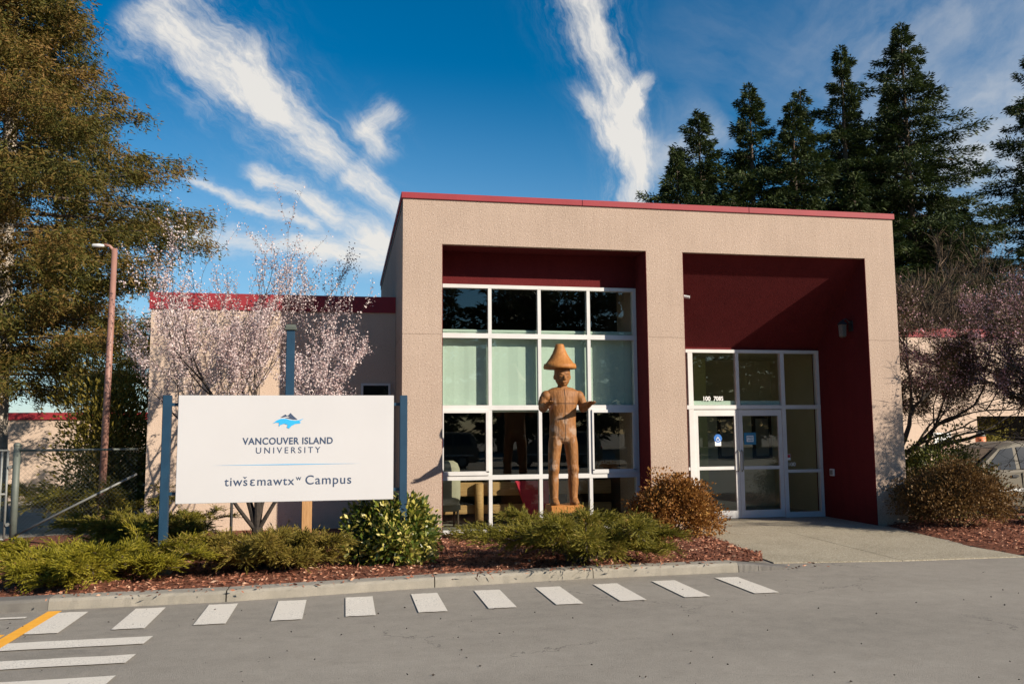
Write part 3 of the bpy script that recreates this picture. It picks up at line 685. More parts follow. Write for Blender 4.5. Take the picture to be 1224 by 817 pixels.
text_obj('Campus', 'lettering', .577, 0, 1.125, yl, 'ink_navy', t, bold=.006, spacing=1.12, left=tl+.992)
q = MB(); q.add([(-2.58, yl, 1.380), (-1.65, yl, 1.374), (-.71, yl, 1.380), (-1.65, yl, 1.386)], [(0, 1, 2, 3)]); q.build('rule_line', 'ink_blue_line', t)
def logo(pts, nm, mt):                          # pts in the photo's logo box, 40 x 24 units wide 0.40 m
    q = MB(); q.prism([(-1.838+.0101*x, 2.035-.0101*y) for x, y in pts], 'y', yl, yl-.002); q.build(nm, mt, t)
logo([(9.3,5.6),(15.2,1.8),(17.2,3.6),(19.4,2.6),(21.4,.0),(24.5,3.4),(30.2,8.4),(25,8.3),(19,6.8),(15,6.2),(21.2,5.4),(18.5,3.9),(16.2,4.6),(13,5.4)], 'mountain_mark', 'ink_navy')
logo([(0,13.2),(5,9.2),(10,7.3),(16,7.4),(22,9.2),(28,9.8),(33,9.0),(38,7.0),(34.5,9.6),(32.5,10.6),(34.5,12.2),(33.6,13.2),(28,13.8),(23,16.4),(20,19.8),(17.2,18.4),(18.4,15.0),(14,13.6),(9.0,15.2),(8.0,17.2),(7.2,15.6),(8.0,12.6),(4.4,12.0)], 'wave_mark', 'ink_blue')

# posts behind the sign
t = thing('wooden_post', 'weathered square wooden post under the lower edge of the sign', 'post', (-1.467, -1.3, 0))
q = MB(); q.box(-1.54, -1.396, -1.36, -1.24, -.02, 1.25); q.build('post_shaft', 'post_wood', t, bevel=.006); q = MB(); q.box(-1.55, -1.386, -1.37, -1.23, 1.25, 1.27); q.build('post_cap', 'galvanised', t)
t = thing('steel_stake', 'thin dark steel stake standing beside the cherry trunk', 'stake', (-2.615, -.6, 0))
q = MB(); q.tube([(-2.615, -.6, -.02), (-2.615, -.6, 1.5)], .022, 8); q.build('stake_rod', 'paint_dark', t); q = MB(); q.loft([(-2.615, -.6, 1.5, .03, .03), (-2.615, -.6, 1.53, .012, .012)], 8); q.build('stake_cap', 'paint_dark', t)

# ------------------------------------------------------------------ carved figure
SXc, SYc, SZc = 2.433, -1.30, .637
t = thing('carved_figure', 'carved cedar standing figure with a wide conical hat and open hands before the window', 'statue', (SXc, SYc, SZc))
fg = MB()
# torso (local coordinates, feet at z=0)
fg.loft([(0, 0, .945, .05, .07), (0, 0, .975, .15, .11), (0, 0, 1.03, .212, .145), (0, 0, 1.12, .217, .15), (0, 0, 1.28, .208, .145), (0, 0, 1.42, .215, .15), (0, 0, 1.56, .235, .16), (0, 0, 1.68, .265, .15), (0, 0, 1.76, .27, .125), (0, 0, 1.815, .17, .09), (0, 0, 1.83, .09, .07)], 28)
for s in (-1, 1):
    fg.loft([(s*.155, -.02, .02, .062, .075), (s*.155, -.01, .10, .062, .07), (s*.157, 0, .20, .07, .078), (s*.160, .01, .34, .083, .095), (s*.158, .0, .46, .080, .088), (s*.158, -.015, .54, .088, .098), (s*.152, 0, .62, .088, .098), (s*.142, 0, .78, .098, .115), (s*.125, 0, .95, .108, .13), (s*.115, 0, 1.05, .10, .13)], 20)
    fg.ball((s*.158, -.075, .555), (.058, .04, .05), 8)                                     # carved knee
    fg.loft([(s*.158, -.05, -.01, .072, .125), (s*.158, -.06, .04, .070, .13), (s*.158, -.03, .09, .06, .09), (s*.157, -.01, .13, .05, .06)], 18)
    fg.ball((s*.262, 0, 1.685), (.090, .095, .09), 10)
    fg.tube([(s*.245, .0, 1.70), (s*.300, .0, 1.64), (s*.325, -.01, 1.56), (s*.325, -.04, 1.50)], [.078, .078, .072, .066], 14)
    ex_ = s*.335; fo = Vector((.03, -.98, .14)).normalized()
    e0 = Vector((s*.325, -.02, 1.50)); w0 = e0+fo*.33
    fg.tube([e0, e0+fo*.15, w0], [.075, .064, .047], 14)
    sd = Vector((1, 0, 0)); sd = (sd-fo*sd.dot(fo)).normalized(); up = sd.cross(fo) if sd.cross(fo).z > 0 else -sd.cross(fo)
    # palm held open, thumb outwards, four unequal fingers
    pl = [w0-fo*.02, w0+fo*.03, w0+fo*.07, w0+fo*.10]
    for off in (-.03, -.01, .01, .03): fg.tube([p+sd*off*(1 if i else .7) for i, p in enumerate(pl)], [.024, .024, .023, .018], 8)
    for off, ln in ((-.036, .075), (-.012, .092), (.012, .095), (.036, .08)):
        b0 = w0+fo*.09+sd*off; fg.tube([b0, b0+fo*ln*.5+up*.004+sd*off*.15, b0+fo*ln+up*.022+sd*off*.3], [.0125, .0125, .010], 8)
    b0 = w0+fo*.02+sd*s*.035; fg.tube([b0, b0+fo*.035+sd*s*.035+up*.008, b0+fo*.065+sd*s*.05+up*.02], [.016, .014, .011], 8)
# neck and head
fg.loft([(0, 0, 1.78, .085, .08), (0, -.005, 1.84, .075, .078), (0, -.01, 1.88, .075, .08)], 16)
fg.loft([(0, -.03, 1.845, .05, .06), (0, -.03, 1.865, .078, .095), (0, -.022, 1.91, .105, .125), (0, -.015, 1.97, .122, .138), (0, -.01, 2.04, .128, .142), (0, -.008, 2.11, .125, .14), (0, 0, 2.17, .10, .11)], 24)
for s in (-1, 1):
    fg.ball((s*.052, -.128, 1.995), (.03, .02, .013), 7)      # eyelid
    fg.tube([(s*.018, -.148, 2.025), (s*.055, -.142, 2.034), (s*.092, -.115, 2.022)], [.010, .012, .008], 8)   # brow
    fg.ball((s*.127, .0, 1.985), (.016, .03, .042), 7)         # ear
fg.tube([(0, -.142, 2.02), (0, -.162, 1.985), (0, -.178, 1.95)], [.013, .017, .024], 8); fg.ball((0, -.165, 1.945), (.034, .02, .016), 7)
fg.ball((0, -.145, 1.908), (.040, .018, .010), 7); fg.ball((0, -.143, 1.893), (.036, .018, .010), 7); fg.ball((0, -.118, 1.868), (.03, .03, .02), 7)
tmp = fg.build('tmp_figure', None, None)
md = tmp.modifiers.new('r', 'REMESH'); md.mode = 'VOXEL'; md.voxel_size = .0085
md2 = tmp.modifiers.new('s', 'SMOOTH'); md2.factor = .5; md2.iterations = 4
bpy.context.view_layer.update()
me = bpy.data.meshes.new_from_object(tmp.evaluated_get(bpy.context.evaluated_depsgraph_get())); me.name = 'body'
bpy.data.objects.remove(tmp); me.polygons.foreach_set('use_smooth', [True]*len(me.polygons))
link('body', me, 'carved_cedar', t)
q = MB(); hx = -.035
prof = [(2.115, .245), (2.118, .258), (2.15, .262), (2.195, .248), (2.20, .225), (2.28, .165), (2.36, .118), (2.44, .085), (2.49, .070), (2.508, .060), (2.513, .02)]
q.loft([(hx, 0, 2.15, .10, .10), (hx, 0, 2.113, .235, .235)]+[(hx, 0, z, r, r) for z, r in prof], 40); q.build('hat', 'hat_cedar', t, True, local=True)
q = MB(); q.box(-.255, .275, -.20, .20, -.60, .0); q.build('plinth', 'plinth_cedar', t, local=True, bevel=.012)
tag(MB().box(2.26, 2.60, -1.75, -1.56, .0, .535).build('plinth_stone', 'rock', None, bevel=.03), 'grey stone block before the carved figure\'s wooden plinth', 'stone')

# ------------------------------------------------------------------ fence, gate, lamp post
FY = 1.41
def mesh_wire(q, x0, x1, z0, z1, y, st=.07, r=.0012):
    H = z1-z0; W = x1-x0; c = -H
    while c < W:
        for sgn in (1, -1):
            a = max(0, c); b2 = min(W, c+H)
            if b2-a > .02:
                za, zb_ = (a-c, b2-c) if sgn > 0 else (H-(a-c), H-(b2-c))
                p0 = Vector((x0+a, y, z0+za)); p1 = Vector((x0+b2, y, z0+zb_)); d = Vector((0, 0, r*1.4))
                q.add([p0-d, p1-d, p1+d, p0+d], [(0, 1, 2, 3)]); d2 = Vector((0, r*1.4, 0)); q.add([p0-d2, p1-d2, p1+d2, p0+d2], [(0, 1, 2, 3)])
        c += st
t = thing('chain_link_fence', 'chain link fence panel with a diagonal brace reaching the left wing wall', 'fence', (-5.3, FY, -.05))
q = MB(); q.tube([(-6.34, FY, -.1), (-6.34, FY, 1.60)], .055, 12); po = q.build('post', 'galvanised_green', t, True); q = MB(); q.ball((-6.34, FY, 1.61), (.062, .062, .045), 8); q.build('post_cap', 'galvanised_green', po, True)
q = MB(); q.tube([(-6.34, FY, 1.52), (-4.43, FY, 1.52)], .021, 8); q.build('top_rail', 'galvanised_green', t, True)
q = MB(); q.tube([(-6.30, FY-.02, .12), (-4.43, FY-.02, 1.10)], .02, 8); q.build('brace', 'galvanised', t, True)
q = MB(); mesh_wire(q, -6.28, -4.43, 0.0, 1.51, FY); q.build('wire_mesh', 'galvanised_green', t)
t = thing('chain_link_gate', 'chain link gate at the left end hung beside the fence post', 'gate', (-7.2, FY-.02, -.05))
q = MB(); gx0, gx1 = -8.6, -6.47
for a, b2 in (((gx0, .06), (gx1, .06)), ((gx1, .06), (gx1, 1.52)), ((gx1, 1.52), (gx0, 1.52)), ((gx0, 1.52), (gx0, .06)), ((gx0, .80), (gx1, .80)), ((gx1-.09, .06), (gx1-.09, 1.52))): q.tube([(a[0], FY-.02, a[1]), (b2[0], FY-.02, b2[1])], .02, 8)
q.build('gate_frame', 'galvanised', t, True); q = MB(); mesh_wire(q, gx0, gx1, .06, 1.52, FY-.03); q.build('wire_mesh', 'galvanised_green', t)
for z in (1.25, .3):
    q = MB(); q.tube([(-6.42, FY-.06, z), (-6.42, FY+.06, z)], .03, 8); q.build('hinge', 'galvanised', t)
t = thing('lamp_post', 'tall slim reddish brown lamp post beside the big cedar', 'lamp post', (-5.19, 2.2, -.1))
q = MB(); q.tube([(-5.19, 2.2, -.15), (-5.137, 2.2, 5.18)], [.068, .050], 14); q.build('pole', 'pole_brown', t, True)
q = MB(); q.tube([(-5.137, 2.2, 5.12), (-5.22, 2.18, 5.22), (-5.32, 2.16, 5.24)], [.036, .03, .026], 8); q.build('arm', 'pole_brown', t, True)
q = MB(); q.loft([(0, 0, 0, .001, .001), (0, 0, .01, .04, .035), (0, 0, .09, .07, .045), (0, 0, .20, .058, .036), (0, 0, .22, .03, .02)], 12)
q.v = [(-5.30-z, 2.16+y, 5.22+x*.55) for x, y, z in q.v]; q.build('lamp_head', 'lamp_grey', t, True)

# ------------------------------------------------------------------ minivan
def minivan(loc, rz, label):
    t = thing('minivan', label, 'van', loc)
    t.rotation_euler.z = rz
    # length along x, nose at -x; lower body and greenhouse rings across y
    def hull(secs, hw):
        q = MB(); vs = []; n = len(secs); ring = []
        for (x, zb, zt, w_, inset) in secs:
            vs += [(x, -w_*.93, zb), (x, -w_, zb+(zt-zb)*.35), (x, -w_+.01, zb+(zt-zb)*.75), (x, -w_+inset, zt), (x, w_-inset, zt), (x, w_-.01, zb+(zt-zb)*.75), (x, w_, zb+(zt-zb)*.35), (x, w_*.93, zb)]
        for i in range(n-1):
            for k in range(8): q.f.append((i*8+k, i*8+(k+1)%8, (i+1)*8+(k+1)%8, (i+1)*8+k))
        q.f += [tuple(range(8)), tuple((n-1)*8+k for k in range(8))]; q.v = vs; return q
    lower = [(-2.35,.34,.62,.72,.06), (-2.25,.26,.78,.84,.06), (-1.7,.24,.92,.92,.05), (-1.15,.24,1.02,.95,.03), (0,.22,1.04,.96,.02), (1.4,.23,1.04,.96,.02), (2.2,.27,1.04,.93,.03), (2.38,.36,.98,.86,.05)]
    q = hull(lower, .95); q.build('body', 'van_paint', t, False, local=True, bevel=.02)
    cab = [(-1.22,1.07,.88), (-.78,1.36,.91), (-.42,1.62,.91), (0,1.74,.91), (1.2,1.76,.91), (2.0,1.72,.91), (2.22,1.45,.90), (2.32,1.07,.87)]
    q = MB()
    for (x, zt, w_) in cab:
        iw = w_-.31*(zt-1.03); q.v += [(x, -w_, 1.03), (x, -iw, zt-.03*(zt>1.2)), (x, -iw+.10, zt), (x, iw-.10, zt), (x, iw, zt-.03*(zt>1.2)), (x, w_, 1.03)]
    for i in range(len(cab)-1):
        for k in range(6): q.f.append((i*6+k, i*6+(k+1)%6, (i+1)*6+(k+1)%6, (i+1)*6+k))
    q.f += [tuple(range(6)), tuple((len(cab)-1)*6+k for k in range(6))]
    q.build('cabin', 'van_paint', t, False, local=True)
    def side(poly, s, nm, mt, off=.012):
        # panel lying on the sloping cabin side: outward offset interpolated with height
        f = lambda z: .91-.31*(z-1.03)
        q = MB(); q.add([(x, s*(f(z)+off), z) for x, z in poly], [tuple(range(len(poly)))]); q.add([(x, s*(f(z)-.02), z) for x, z in poly], [tuple(range(len(poly)))])
        return q.build(nm, mt, t, local=True)
    for s in (-1, 1):
        side([(-.92,1.10), (-.10,1.10), (-.06,1.62), (-.36,1.58)], s, 'window', 'car_glass_dark')
        side([(.02,1.10), (1.05,1.10), (1.05,1.64), (.05,1.63)], s, 'window', 'car_glass_dark'); side([(1.15,1.10), (2.05,1.12), (1.90,1.60), (1.15,1.64)], s, 'window', 'car_glass_dark')
        for x in (-.20, .16):
            q = MB(); q.box(x-.09, x+.09, min(s*.955, s*.985), max(s*.955, s*.985), .92, .985); q.build('door_handle', 'paint_dark', t, local=True, bevel=.012)
        q = MB(); q.box(-1.9, 2.1, min(s*.955, s*.985), max(s*.955, s*.985), .60, .66); q.build('side_trim', 'lamp_grey', t, local=True)
        for x in (-.99, .0, 1.12):
            q = MB(); q.box(x-.004, x+.004, min(s*.945, s*.967), max(s*.945, s*.967), .34, 1.03); q.build('door_seam', 'paint_dark', t, local=True)
        for x in (-1.5, 1.55):
            q = MB(); q.tube([(x, s*.78, .33), (x, s*.97, .33)], .33, 24); wh = q.build('wheel', 'rubber', t, local=True); q = MB(); q.tube([(x, s*.97, .33), (x, s*.985, .33)], .2, 18); q.build('rim', 'galvanised', wh, local=True)
        q = MB(); q.box(-2.36, -2.20, min(s*.5, s*.8), max(s*.5, s*.8), .64, .76); q.build('headlight', 'lamp_glass', t, local=True, bevel=.02)
        q = MB(); q.box(2.30, 2.36, min(s*.7, s*.85), max(s*.7, s*.85), .75, 1.0); q.build('tail_light', 'decal_red', t, local=True)
        q = MB(); q.box(-.86, -.74, min(s*.95, s*1.12), max(s*.95, s*1.12), 1.08, 1.2); q.build('mirror', 'van_paint', t, local=True, bevel=.02)
    q = MB(); q.add([(-1.17,-.72,1.11), (-1.17,.72,1.11), (-.46,.62,1.58), (-.46,-.62,1.58)], [(0,1,2,3)]); q.v = [(x-.03, y, z+.02) for x, y, z in q.v]; q.build('windscreen', 'car_glass_dark', t, local=True)
    return t
van = minivan((14.95, 4.40, -.32), R(-3), 'silver gold minivan parked at the right beyond the brown shrubs')

t = thing('delineator_post', 'orange and white marker post standing left of the minivan', 'marker post', (16.76, 7, -.35))
q = MB(); q.tube([(16.76, 7, -.35), (16.76, 7, 1.22)], .10, 14); q.build('post_shaft', 'decal_white', t, True); q = MB(); q.tube([(16.76, 7, 1.22), (16.76, 7, 1.52)], .135, 14); q.build('orange_band', 'orange_plastic', t, True); q = MB(); q.tube([(16.76, 7, 1.52), (16.76, 7, 1.67)], [.13, .10], 14); q.build('post_cap', 'galvanised', t, True)
t = thing('parking_sign', 'small white reserved parking sign on a red brown frame behind the shrubs', 'sign', (14.0, 5, -.3))
q = MB(); q.box(13.76, 14.26, 5, 5.02, 1.37, 1.66); q.build('sign_plate', 'decal_white', t)
q = MB(); q.box(13.70, 14.35, 5.01, 5.06, 1.28, 1.35); q.box(13.97, 14.06, 5.03, 5.10, -.3, 1.30); q.build('frame', 'frame_red' if 'frame_red' in MAT else 'pole_brown', t)
text_obj('RESERVED', 'lettering', .42, 14.01, 1.56, 4.994, 'ink_navy', t, height=.06, bold=.01); text_obj('PARKING', 'lettering', .34, 14.01, 1.43, 4.994, 'ink_navy', t, height=.06, bold=.01)
q = MB(); q.ball((8.55, -3.92, .02), (.14, .11, .09), 8); rg = random.Random(2)
q.v = [(x+rg.uniform(-.015, .015), y+rg.uniform(-.015, .015), z+rg.uniform(-.012, .012)) for x, y, z in q.v]
tag(q.build('rock', 'rock', None, True), 'dark rock at the corner of the right planting bed', 'rock')

# ------------------------------------------------------------------ plants
def grow(rng, p, d, L, r, depth, segs, tips, spread=.5, up=.12, ratio=.72, kids=(2, 3), wob=.12):
    """recursive branching: fills segs with (points, radii) and tips with (position, direction)"""
    n = 4; pts = [p.copy()]; q = p.copy(); dd = d.copy()
    for i in range(n):
        dd = (dd + Vector(rng.normal(0, wob, 3)) + Vector((0, 0, up*.35))).normalized(); q = q+dd*(L/n); pts.append(q.copy())
        if depth <= 2: tips.append((q.copy(), dd.copy(), depth))
    segs.append((pts, [r*(1-.45*i/n) for i in range(n+1)], depth))
    if depth == 0: return
    for k in range(int(rng.integers(kids[0], kids[1]+1))):
        i = n if k == 0 else int(rng.integers(2, n+1))
        ax = Vector(rng.normal(0, 1, 3)); ax = (ax-dd*ax.dot(dd)).normalized()
        nd = (dd + ax*(spread*(.35 if k == 0 else rng.uniform(.7, 1.3))) + Vector((0, 0, up))).normalized()
        grow(rng, pts[i], nd, L*ratio*rng.uniform(.8, 1.15), r*.55*(1.1 if k == 0 else .9), depth-1, segs, tips, spread, up, ratio, kids, wob)
def branch_mesh(segs, nmin=4):
    q = MB()
    for pts, rad, dep in segs: q.tube(pts, rad, 8 if rad[0] > .03 else nmin, cap=False)
    return q

# cherry in pale blossom behind the sign
t = thing('cherry_tree', 'cherry tree covered in pale pink blossom behind the white sign', 'tree', (-2.45, -.1, -.05))
rng = np.random.default_rng(11); segs, tips = [], []
base = Vector((-2.28, -.1, -.06))
for d, L, r in (((-.30, .0, .95), 1.25, .075), ((.22, .1, .98), 1.35, .075), ((-.05, .3, 1), 1.45, .06), ((.55, -.1, .85), .95, .05), ((-.50, .05, .85), .95, .05)):
    grow(rng, base+Vector((0, 0, .28)), Vector(d).normalized(), L*1.12, r*.75, 5, segs, tips, .50, .11, .80, (2, 3), .09)
segs.append(([base, base+Vector((.02, 0, .16)), base+Vector((0, 0, .36))], [.12, .10, .085], 5))
branch_mesh(segs).build('trunk', 'bark_dark', t)
P, D = [], []
for p, d, dep in tips:
    if p.z < 1.1: continue
    dens_ = 14 if p.z < 3.8 else 7
    for k in range(int(rng.poisson(dens_))):
        P.append(p + Vector(rng.normal(0, .028, 3)) + d*rng.uniform(-.14, .10)); D.append(Vector(rng.normal(0, 1, 3))+Vector((0, 0, .3)))
n = len(P); print('cherry', n, len(segs), max(p.x for p in P), min(p.x for p in P), max(p.z for p in P))
leaf_mesh('blossom', P, D, rnd_dirs(rng, n), rng.uniform(.022, .038, n), rng.uniform(.018, .032, n), 'blossom_pale', t, .55)

# plums on the right
def plum(name, label, base, limbs, seed, leafden, blden, blmat, zmin):
    t = thing(name, label, 'tree', base, 'plum trees at the right of the entrance'); rng = np.random.default_rng(seed); segs, tips = [], []; b0 = Vector(base)
    for off, d, L, r in limbs: grow(rng, b0+Vector(off), Vector(d).normalized(), L, r, 5, segs, tips, .58, .045, .78, (2, 3), .13)
    segs.append(([b0+Vector((0,0,-.1)), b0+Vector((.05, 0, .6)), b0+Vector((.0, 0, 1.15))], [.15, .12, .10], 5))
    branch_mesh(segs).build('trunk', 'bark_dark', t)
    P, D = [], []
    for p, d, dep in tips:
        if p.z < zmin: continue
        for k in range(3): P.append(p); D.append(d+Vector(rng.normal(0, .55, 3)))
    n = len(P); leaf_mesh('twigs', P, D, rnd_dirs(rng, n), rng.uniform(.12, .38, n), rng.uniform(.006, .014, n), 'twig_brown', t, .4)
    for den, nm, mt, a, b2 in ((leafden, 'crown', 'plum_leaf', .04, .075), (blden, 'blossom', blmat, .03, .05)):
        P, D = [], []
        for p, d, dep in tips:
            if p.z < zmin+.1: continue
            for k in range(int(rng.poisson(den))): P.append(p+Vector(rng.normal(0, .07, 3))); D.append(Vector(rng.normal(0, 1, 3)))
        n = len(P); leaf_mesh(nm, P, D, rnd_dirs(rng, n), rng.uniform(a, b2, n), rng.uniform(a*.6, b2*.6, n), mt, t)
    return t
plum('plum_tree', 'dark twisted plum tree spreading over the shrubs beside the right pillar', (10.25, 1.7, -.05),
     [((0,0,1.0), (.9,-.25,.42), 1.2, .075), ((0,0,1.1), (.5,.1,.9), 1.3, .07), ((0,0,1.1), (.75,-.55,.75), 1.2, .06), ((.05,0,1.1), (.15,.4,1), 1.2, .05), ((.1,0,1.05), (.95,.25,.6), 1.4, .06)], 5, 9, 2.6, 'blossom_pink', 2.05)
plum('plum_tree', 'plum tree at the right whose branches throw dappled shade on the right pillar', (13.9, -1.5, 0),
     [((0,0,1.1), (-.8,.3,.75), 1.3, .08), ((0,0,1.1), (-.6,-.4,.85), 1.3, .07), ((0,0,1.1), (-.2,.5,1), 1.3, .07), ((0,0,1.1), (.6,.1,.9), 1.3, .07), ((0,0,1.1), (-.9,.6,.95), 1.45, .07), ((0,0,1.5), (-.75,.0,.7), 1.2, .06)], 9, 2.4, 4.2, 'blossom_pink', 2.45)

plum('plum_tree', 'pink flowering plum tree leaning over the minivan from just beyond the right edge', (13.75, .7, -.1),
     [((0,0,1.5), (-.8,.0,.75), 1.25, .07), ((0,0,1.6), (-.5,-.4,.9), 1.3, .06), ((0,0,1.6), (-.55,.35,.9), 1.35, .06), ((0,0,1.6), (.5,.1,.9), 1.1, .06)], 19, .5, 6.5, 'blossom_pink', 2.3)

# spreading junipers: feathery arching branches
def juniper(label, c, mat, seed, arms, h, dens=1.0, spray=.14):
    t = thing('juniper_shrub', label, 'shrub', c, 'spreading junipers in the mulch bed'); rng = np.random.default_rng(seed); b0 = Vector(c)
    q = MB(); P, D, N = [], [], []
    def arm(p0, az, L, rise, r, sub):
        dirv = Vector((math.cos(az), math.sin(az), 0)); pts = []; nn = 7
        for i in range(nn+1):
            s = i/nn; z = rise*(1-(1-s)**2) - .55*rise*max(0, s-.6)**1.5*2.0
            pts.append(p0+dirv*L*s+Vector((rng.normal(0, .018), rng.normal(0, .018), z+rng.normal(0, .01))))
        q.tube(pts, [r*(1-.8*i/nn) for i in range(nn+1)], 5, cap=False)
        for i in range(1, nn+1):
            tdir = (pts[i]-pts[i-1]).normalized(); side = tdir.cross(Vector((0, 0, 1))).normalized()
            if i < 2 and sub: continue
            for k in range(int(rng.poisson(9*dens*(1 if i > 2 else .35)))):
                s = rng.uniform(0, 1); p = pts[i-1].lerp(pts[i], s); sg = rng.choice((-1, 1))
                d0 = (tdir*rng.uniform(.5, 1.0)+side*sg*rng.uniform(.2, .9)+Vector((0, 0, rng.uniform(-.15, .55)))).normalized(); ln = spray*rng.uniform(.6, 1.5)
                # a twig feathered with narrow scale leaves
                m_ = 11
                for j in range(m_):
                    pp = p+d0*ln*(j/m_)+Vector((0, 0, -.12*ln*(j/m_)**2)); s2 = 1 if j % 2 else -1
                    sd = d0.cross(Vector(rng.normal(0, 1, 3))).normalized()
                    P.append(pp); D.append(d0*1.0+sd*s2*.42); N.append(sd.cross(d0))
        if sub:
            for k in range(4):
                i = int(rng.integers(2, nn)); arm(pts[i], az+rng.uniform(-.8, .8), L*rng.uniform(.3, .5), rise*rng.uniform(.15, .5), r*.5, False)
    for (az, L, k) in arms: arm(b0+Vector((rng.normal(0, .08), rng.normal(0, .08), .02)), R(az)+rng.normal(0, .06), L*rng.uniform(.85, 1.1), h*k*rng.uniform(.8, 1.1), .022, True)
    q.build('stems', 'bark_conifer', t)
    n = len(P); leaf_mesh('foliage', P, D, N, rng.uniform(.03, .065, n), rng.uniform(.007, .013, n), mat, t)
    print('juniper', n)
def ring_arms(n, L, sx=1.0, sy=1.0, k0=.5, k1=1.1, seed=0):
    r_ = random.Random(seed); o = []
    for i in range(n):
        a = 360*i/n+r_.uniform(-8, 8); e = math.hypot(math.cos(R(a))*sx, math.sin(R(a))*sy); o.append((a, L*e*r_.uniform(.55, 1.05), r_.uniform(k0, k1)))
    return o
juniper('bright green spreading juniper at the left corner of the bed', (-3.85, -3.25, .03), 'juniper_green', 21, ring_arms(24, 1.2, 1.0, .8, .45, 1.15, 1), .36, 1.2, .17)
juniper('dull olive juniper under the middle of the white sign', (-1.85, -3.0, .03), 'juniper_olive', 22, ring_arms(24, .9, 1.0, .7, .45, 1.15, 2), .36, 1.2, .16)
juniper('dark green juniper with brown tips in front of the carved figure', (2.15, -3.35, .03), 'juniper_deep', 23, ring_arms(28, 1.35, 1.0, .6, .5, 1.1, 3), .50, 1.2, .18)
juniper('low dark juniper in the shade behind the left sign post', (-3.9, -.2, -.03), 'juniper_deep', 24, ring_arms(22, 1.3, 1.0, .8, .6, 1.1, 4), .55, 1.0)
juniper('shaded juniper spreading along the foot of the chain link fence', (-5.4, 2.9, -.05), 'juniper_deep', 25, ring_arms(22, 1.5, 1.0, .8, .7, 1.1, 5), .9, 1.1, .2)

def leaf_shrub(name, label, cat, c, rx, ry, h, mat, seed, n, lmin, lmax, wratio, group=None, z0=.12, bark='bark_conifer', clumps=70, stems=16, shape=.5):
    t = thing(name, label, cat, c, group); rng = np.random.default_rng(seed); b0 = Vector(c); q = MB()
    ends = []
    for k in range(stems):
        a = rng.uniform(0, 2*math.pi); rr = math.sqrt(rng.uniform(.05, 1)); zt = h*(1-.5*rr**2)*rng.uniform(.75, 1.02)
        e = b0+Vector((rx*rr*.85*math.cos(a), ry*rr*.85*math.sin(a), zt*.9)); mid = b0.lerp(e, .5)+Vector((rng.normal(0, .05), rng.normal(0, .05), .05*h))
        q.tube([b0+Vector((.1*rx*math.cos(a), .1*ry*math.sin(a), -.03)), mid, e], [.013, .009, .004], 5, cap=False); ends += [(mid, e)]
    q.build('stems', bark, t)
    # clumps on and inside an uneven dome
    C = []
    for k in range(clumps):
        a = rng.uniform(0, 2*math.pi); zf = rng.uniform(z0, 1)**.8; rr = math.sqrt(max(0, 1-((zf-.45)/.58)**2))*rng.uniform(.5, 1.06)*(1+.16*math.sin(3*a+seed)+.12*math.sin(5*a+2.3*seed+3*zf))
        C.append((b0.x+rx*rr*math.cos(a), b0.y+ry*rr*math.sin(a), b0.z+h*zf*rng.uniform(.82, 1.08)*(1+.10*math.sin(2*a+1.7*seed))))
    C = np.array(C); idx = rng.integers(0, clumps, n); sp = rng.uniform(.06, .12, clumps)[idx][:, None]*max(rx, h)/.55
    off = np.clip(rng.normal(size=(n, 3)), -1.5, 1.5); P = C[idx]+off*sp*.75; P[:, 2] = np.maximum(P[:, 2], b0.z+.02)
    D = off*.7+rng.normal(size=(n, 3))*.6+np.array([0, 0, .35]) + (P-np.array([b0.x, b0.y, b0.z+h*.3]))*shape
    leaf_mesh('foliage', P, D, rnd_dirs(rng, n), rng.uniform(lmin, lmax, n), rng.uniform(lmin, lmax, n)*wratio, mat, t, .5)
    return t
leaf_shrub('variegated_shrub', 'rounded shrub with yellow edged green leaves at the right end of the sign', 'shrub', (-.26, -2.75, .02), .50, .46, .74, 'variegated_leaf', 31, 12000, .055, .10, .5, clumps=130)
leaf_shrub('rust_shrub', 'rust brown leafy shrub at the foot of the middle pillar', 'shrub', (4.36, -1.0, .0), .66, .5, .86, 'rust_leaf', 32, 26000, .03, .06, .65, clumps=120, stems=16, z0=.2)
leaf_shrub('rust_shrub', 'dull brown bushy shrub on mulch right of the right pillar', 'shrub', (9.75, -.85, .02), 1.0, .75, .98, 'rust_dull_leaf', 33, 26000, .03, .065, .55, clumps=130, stems=18, z0=.28)
leaf_shrub('evergreen_shrub', 'green evergreen shrub behind the brown bush by the right pillar', 'shrub', (10.55, .7, -.1), .95, .9, 1.42, 'hedge_leaf', 34, 13000, .05, .09, .5, clumps=110)
leaf_shrub('rust_shrub', 'low brown shrub at the right edge of the bed before the minivan', 'shrub', (11.9, -1.0, -.0), .6, .5, .35, 'rust_dull_leaf', 36, 7000, .035, .07, .5, clumps=70)
leaf_shrub('golden_shrub', 'yellow green shrub against the dark open bay at the right', 'shrub', (18.4, 8.9, -.6), .75, .6, 2.5, 'reed_yellow', 35, 5000, .08, .16, .3, clumps=60)
leaf_shrub('laurel_shrub', 'tall olive green shrub behind the chain link fence beside the wing', 'shrub', (-5.42, 3.6, -.1), .62, .7, 2.75, 'juniper_olive', 37, 17000, .06, .13, .4, clumps=110)

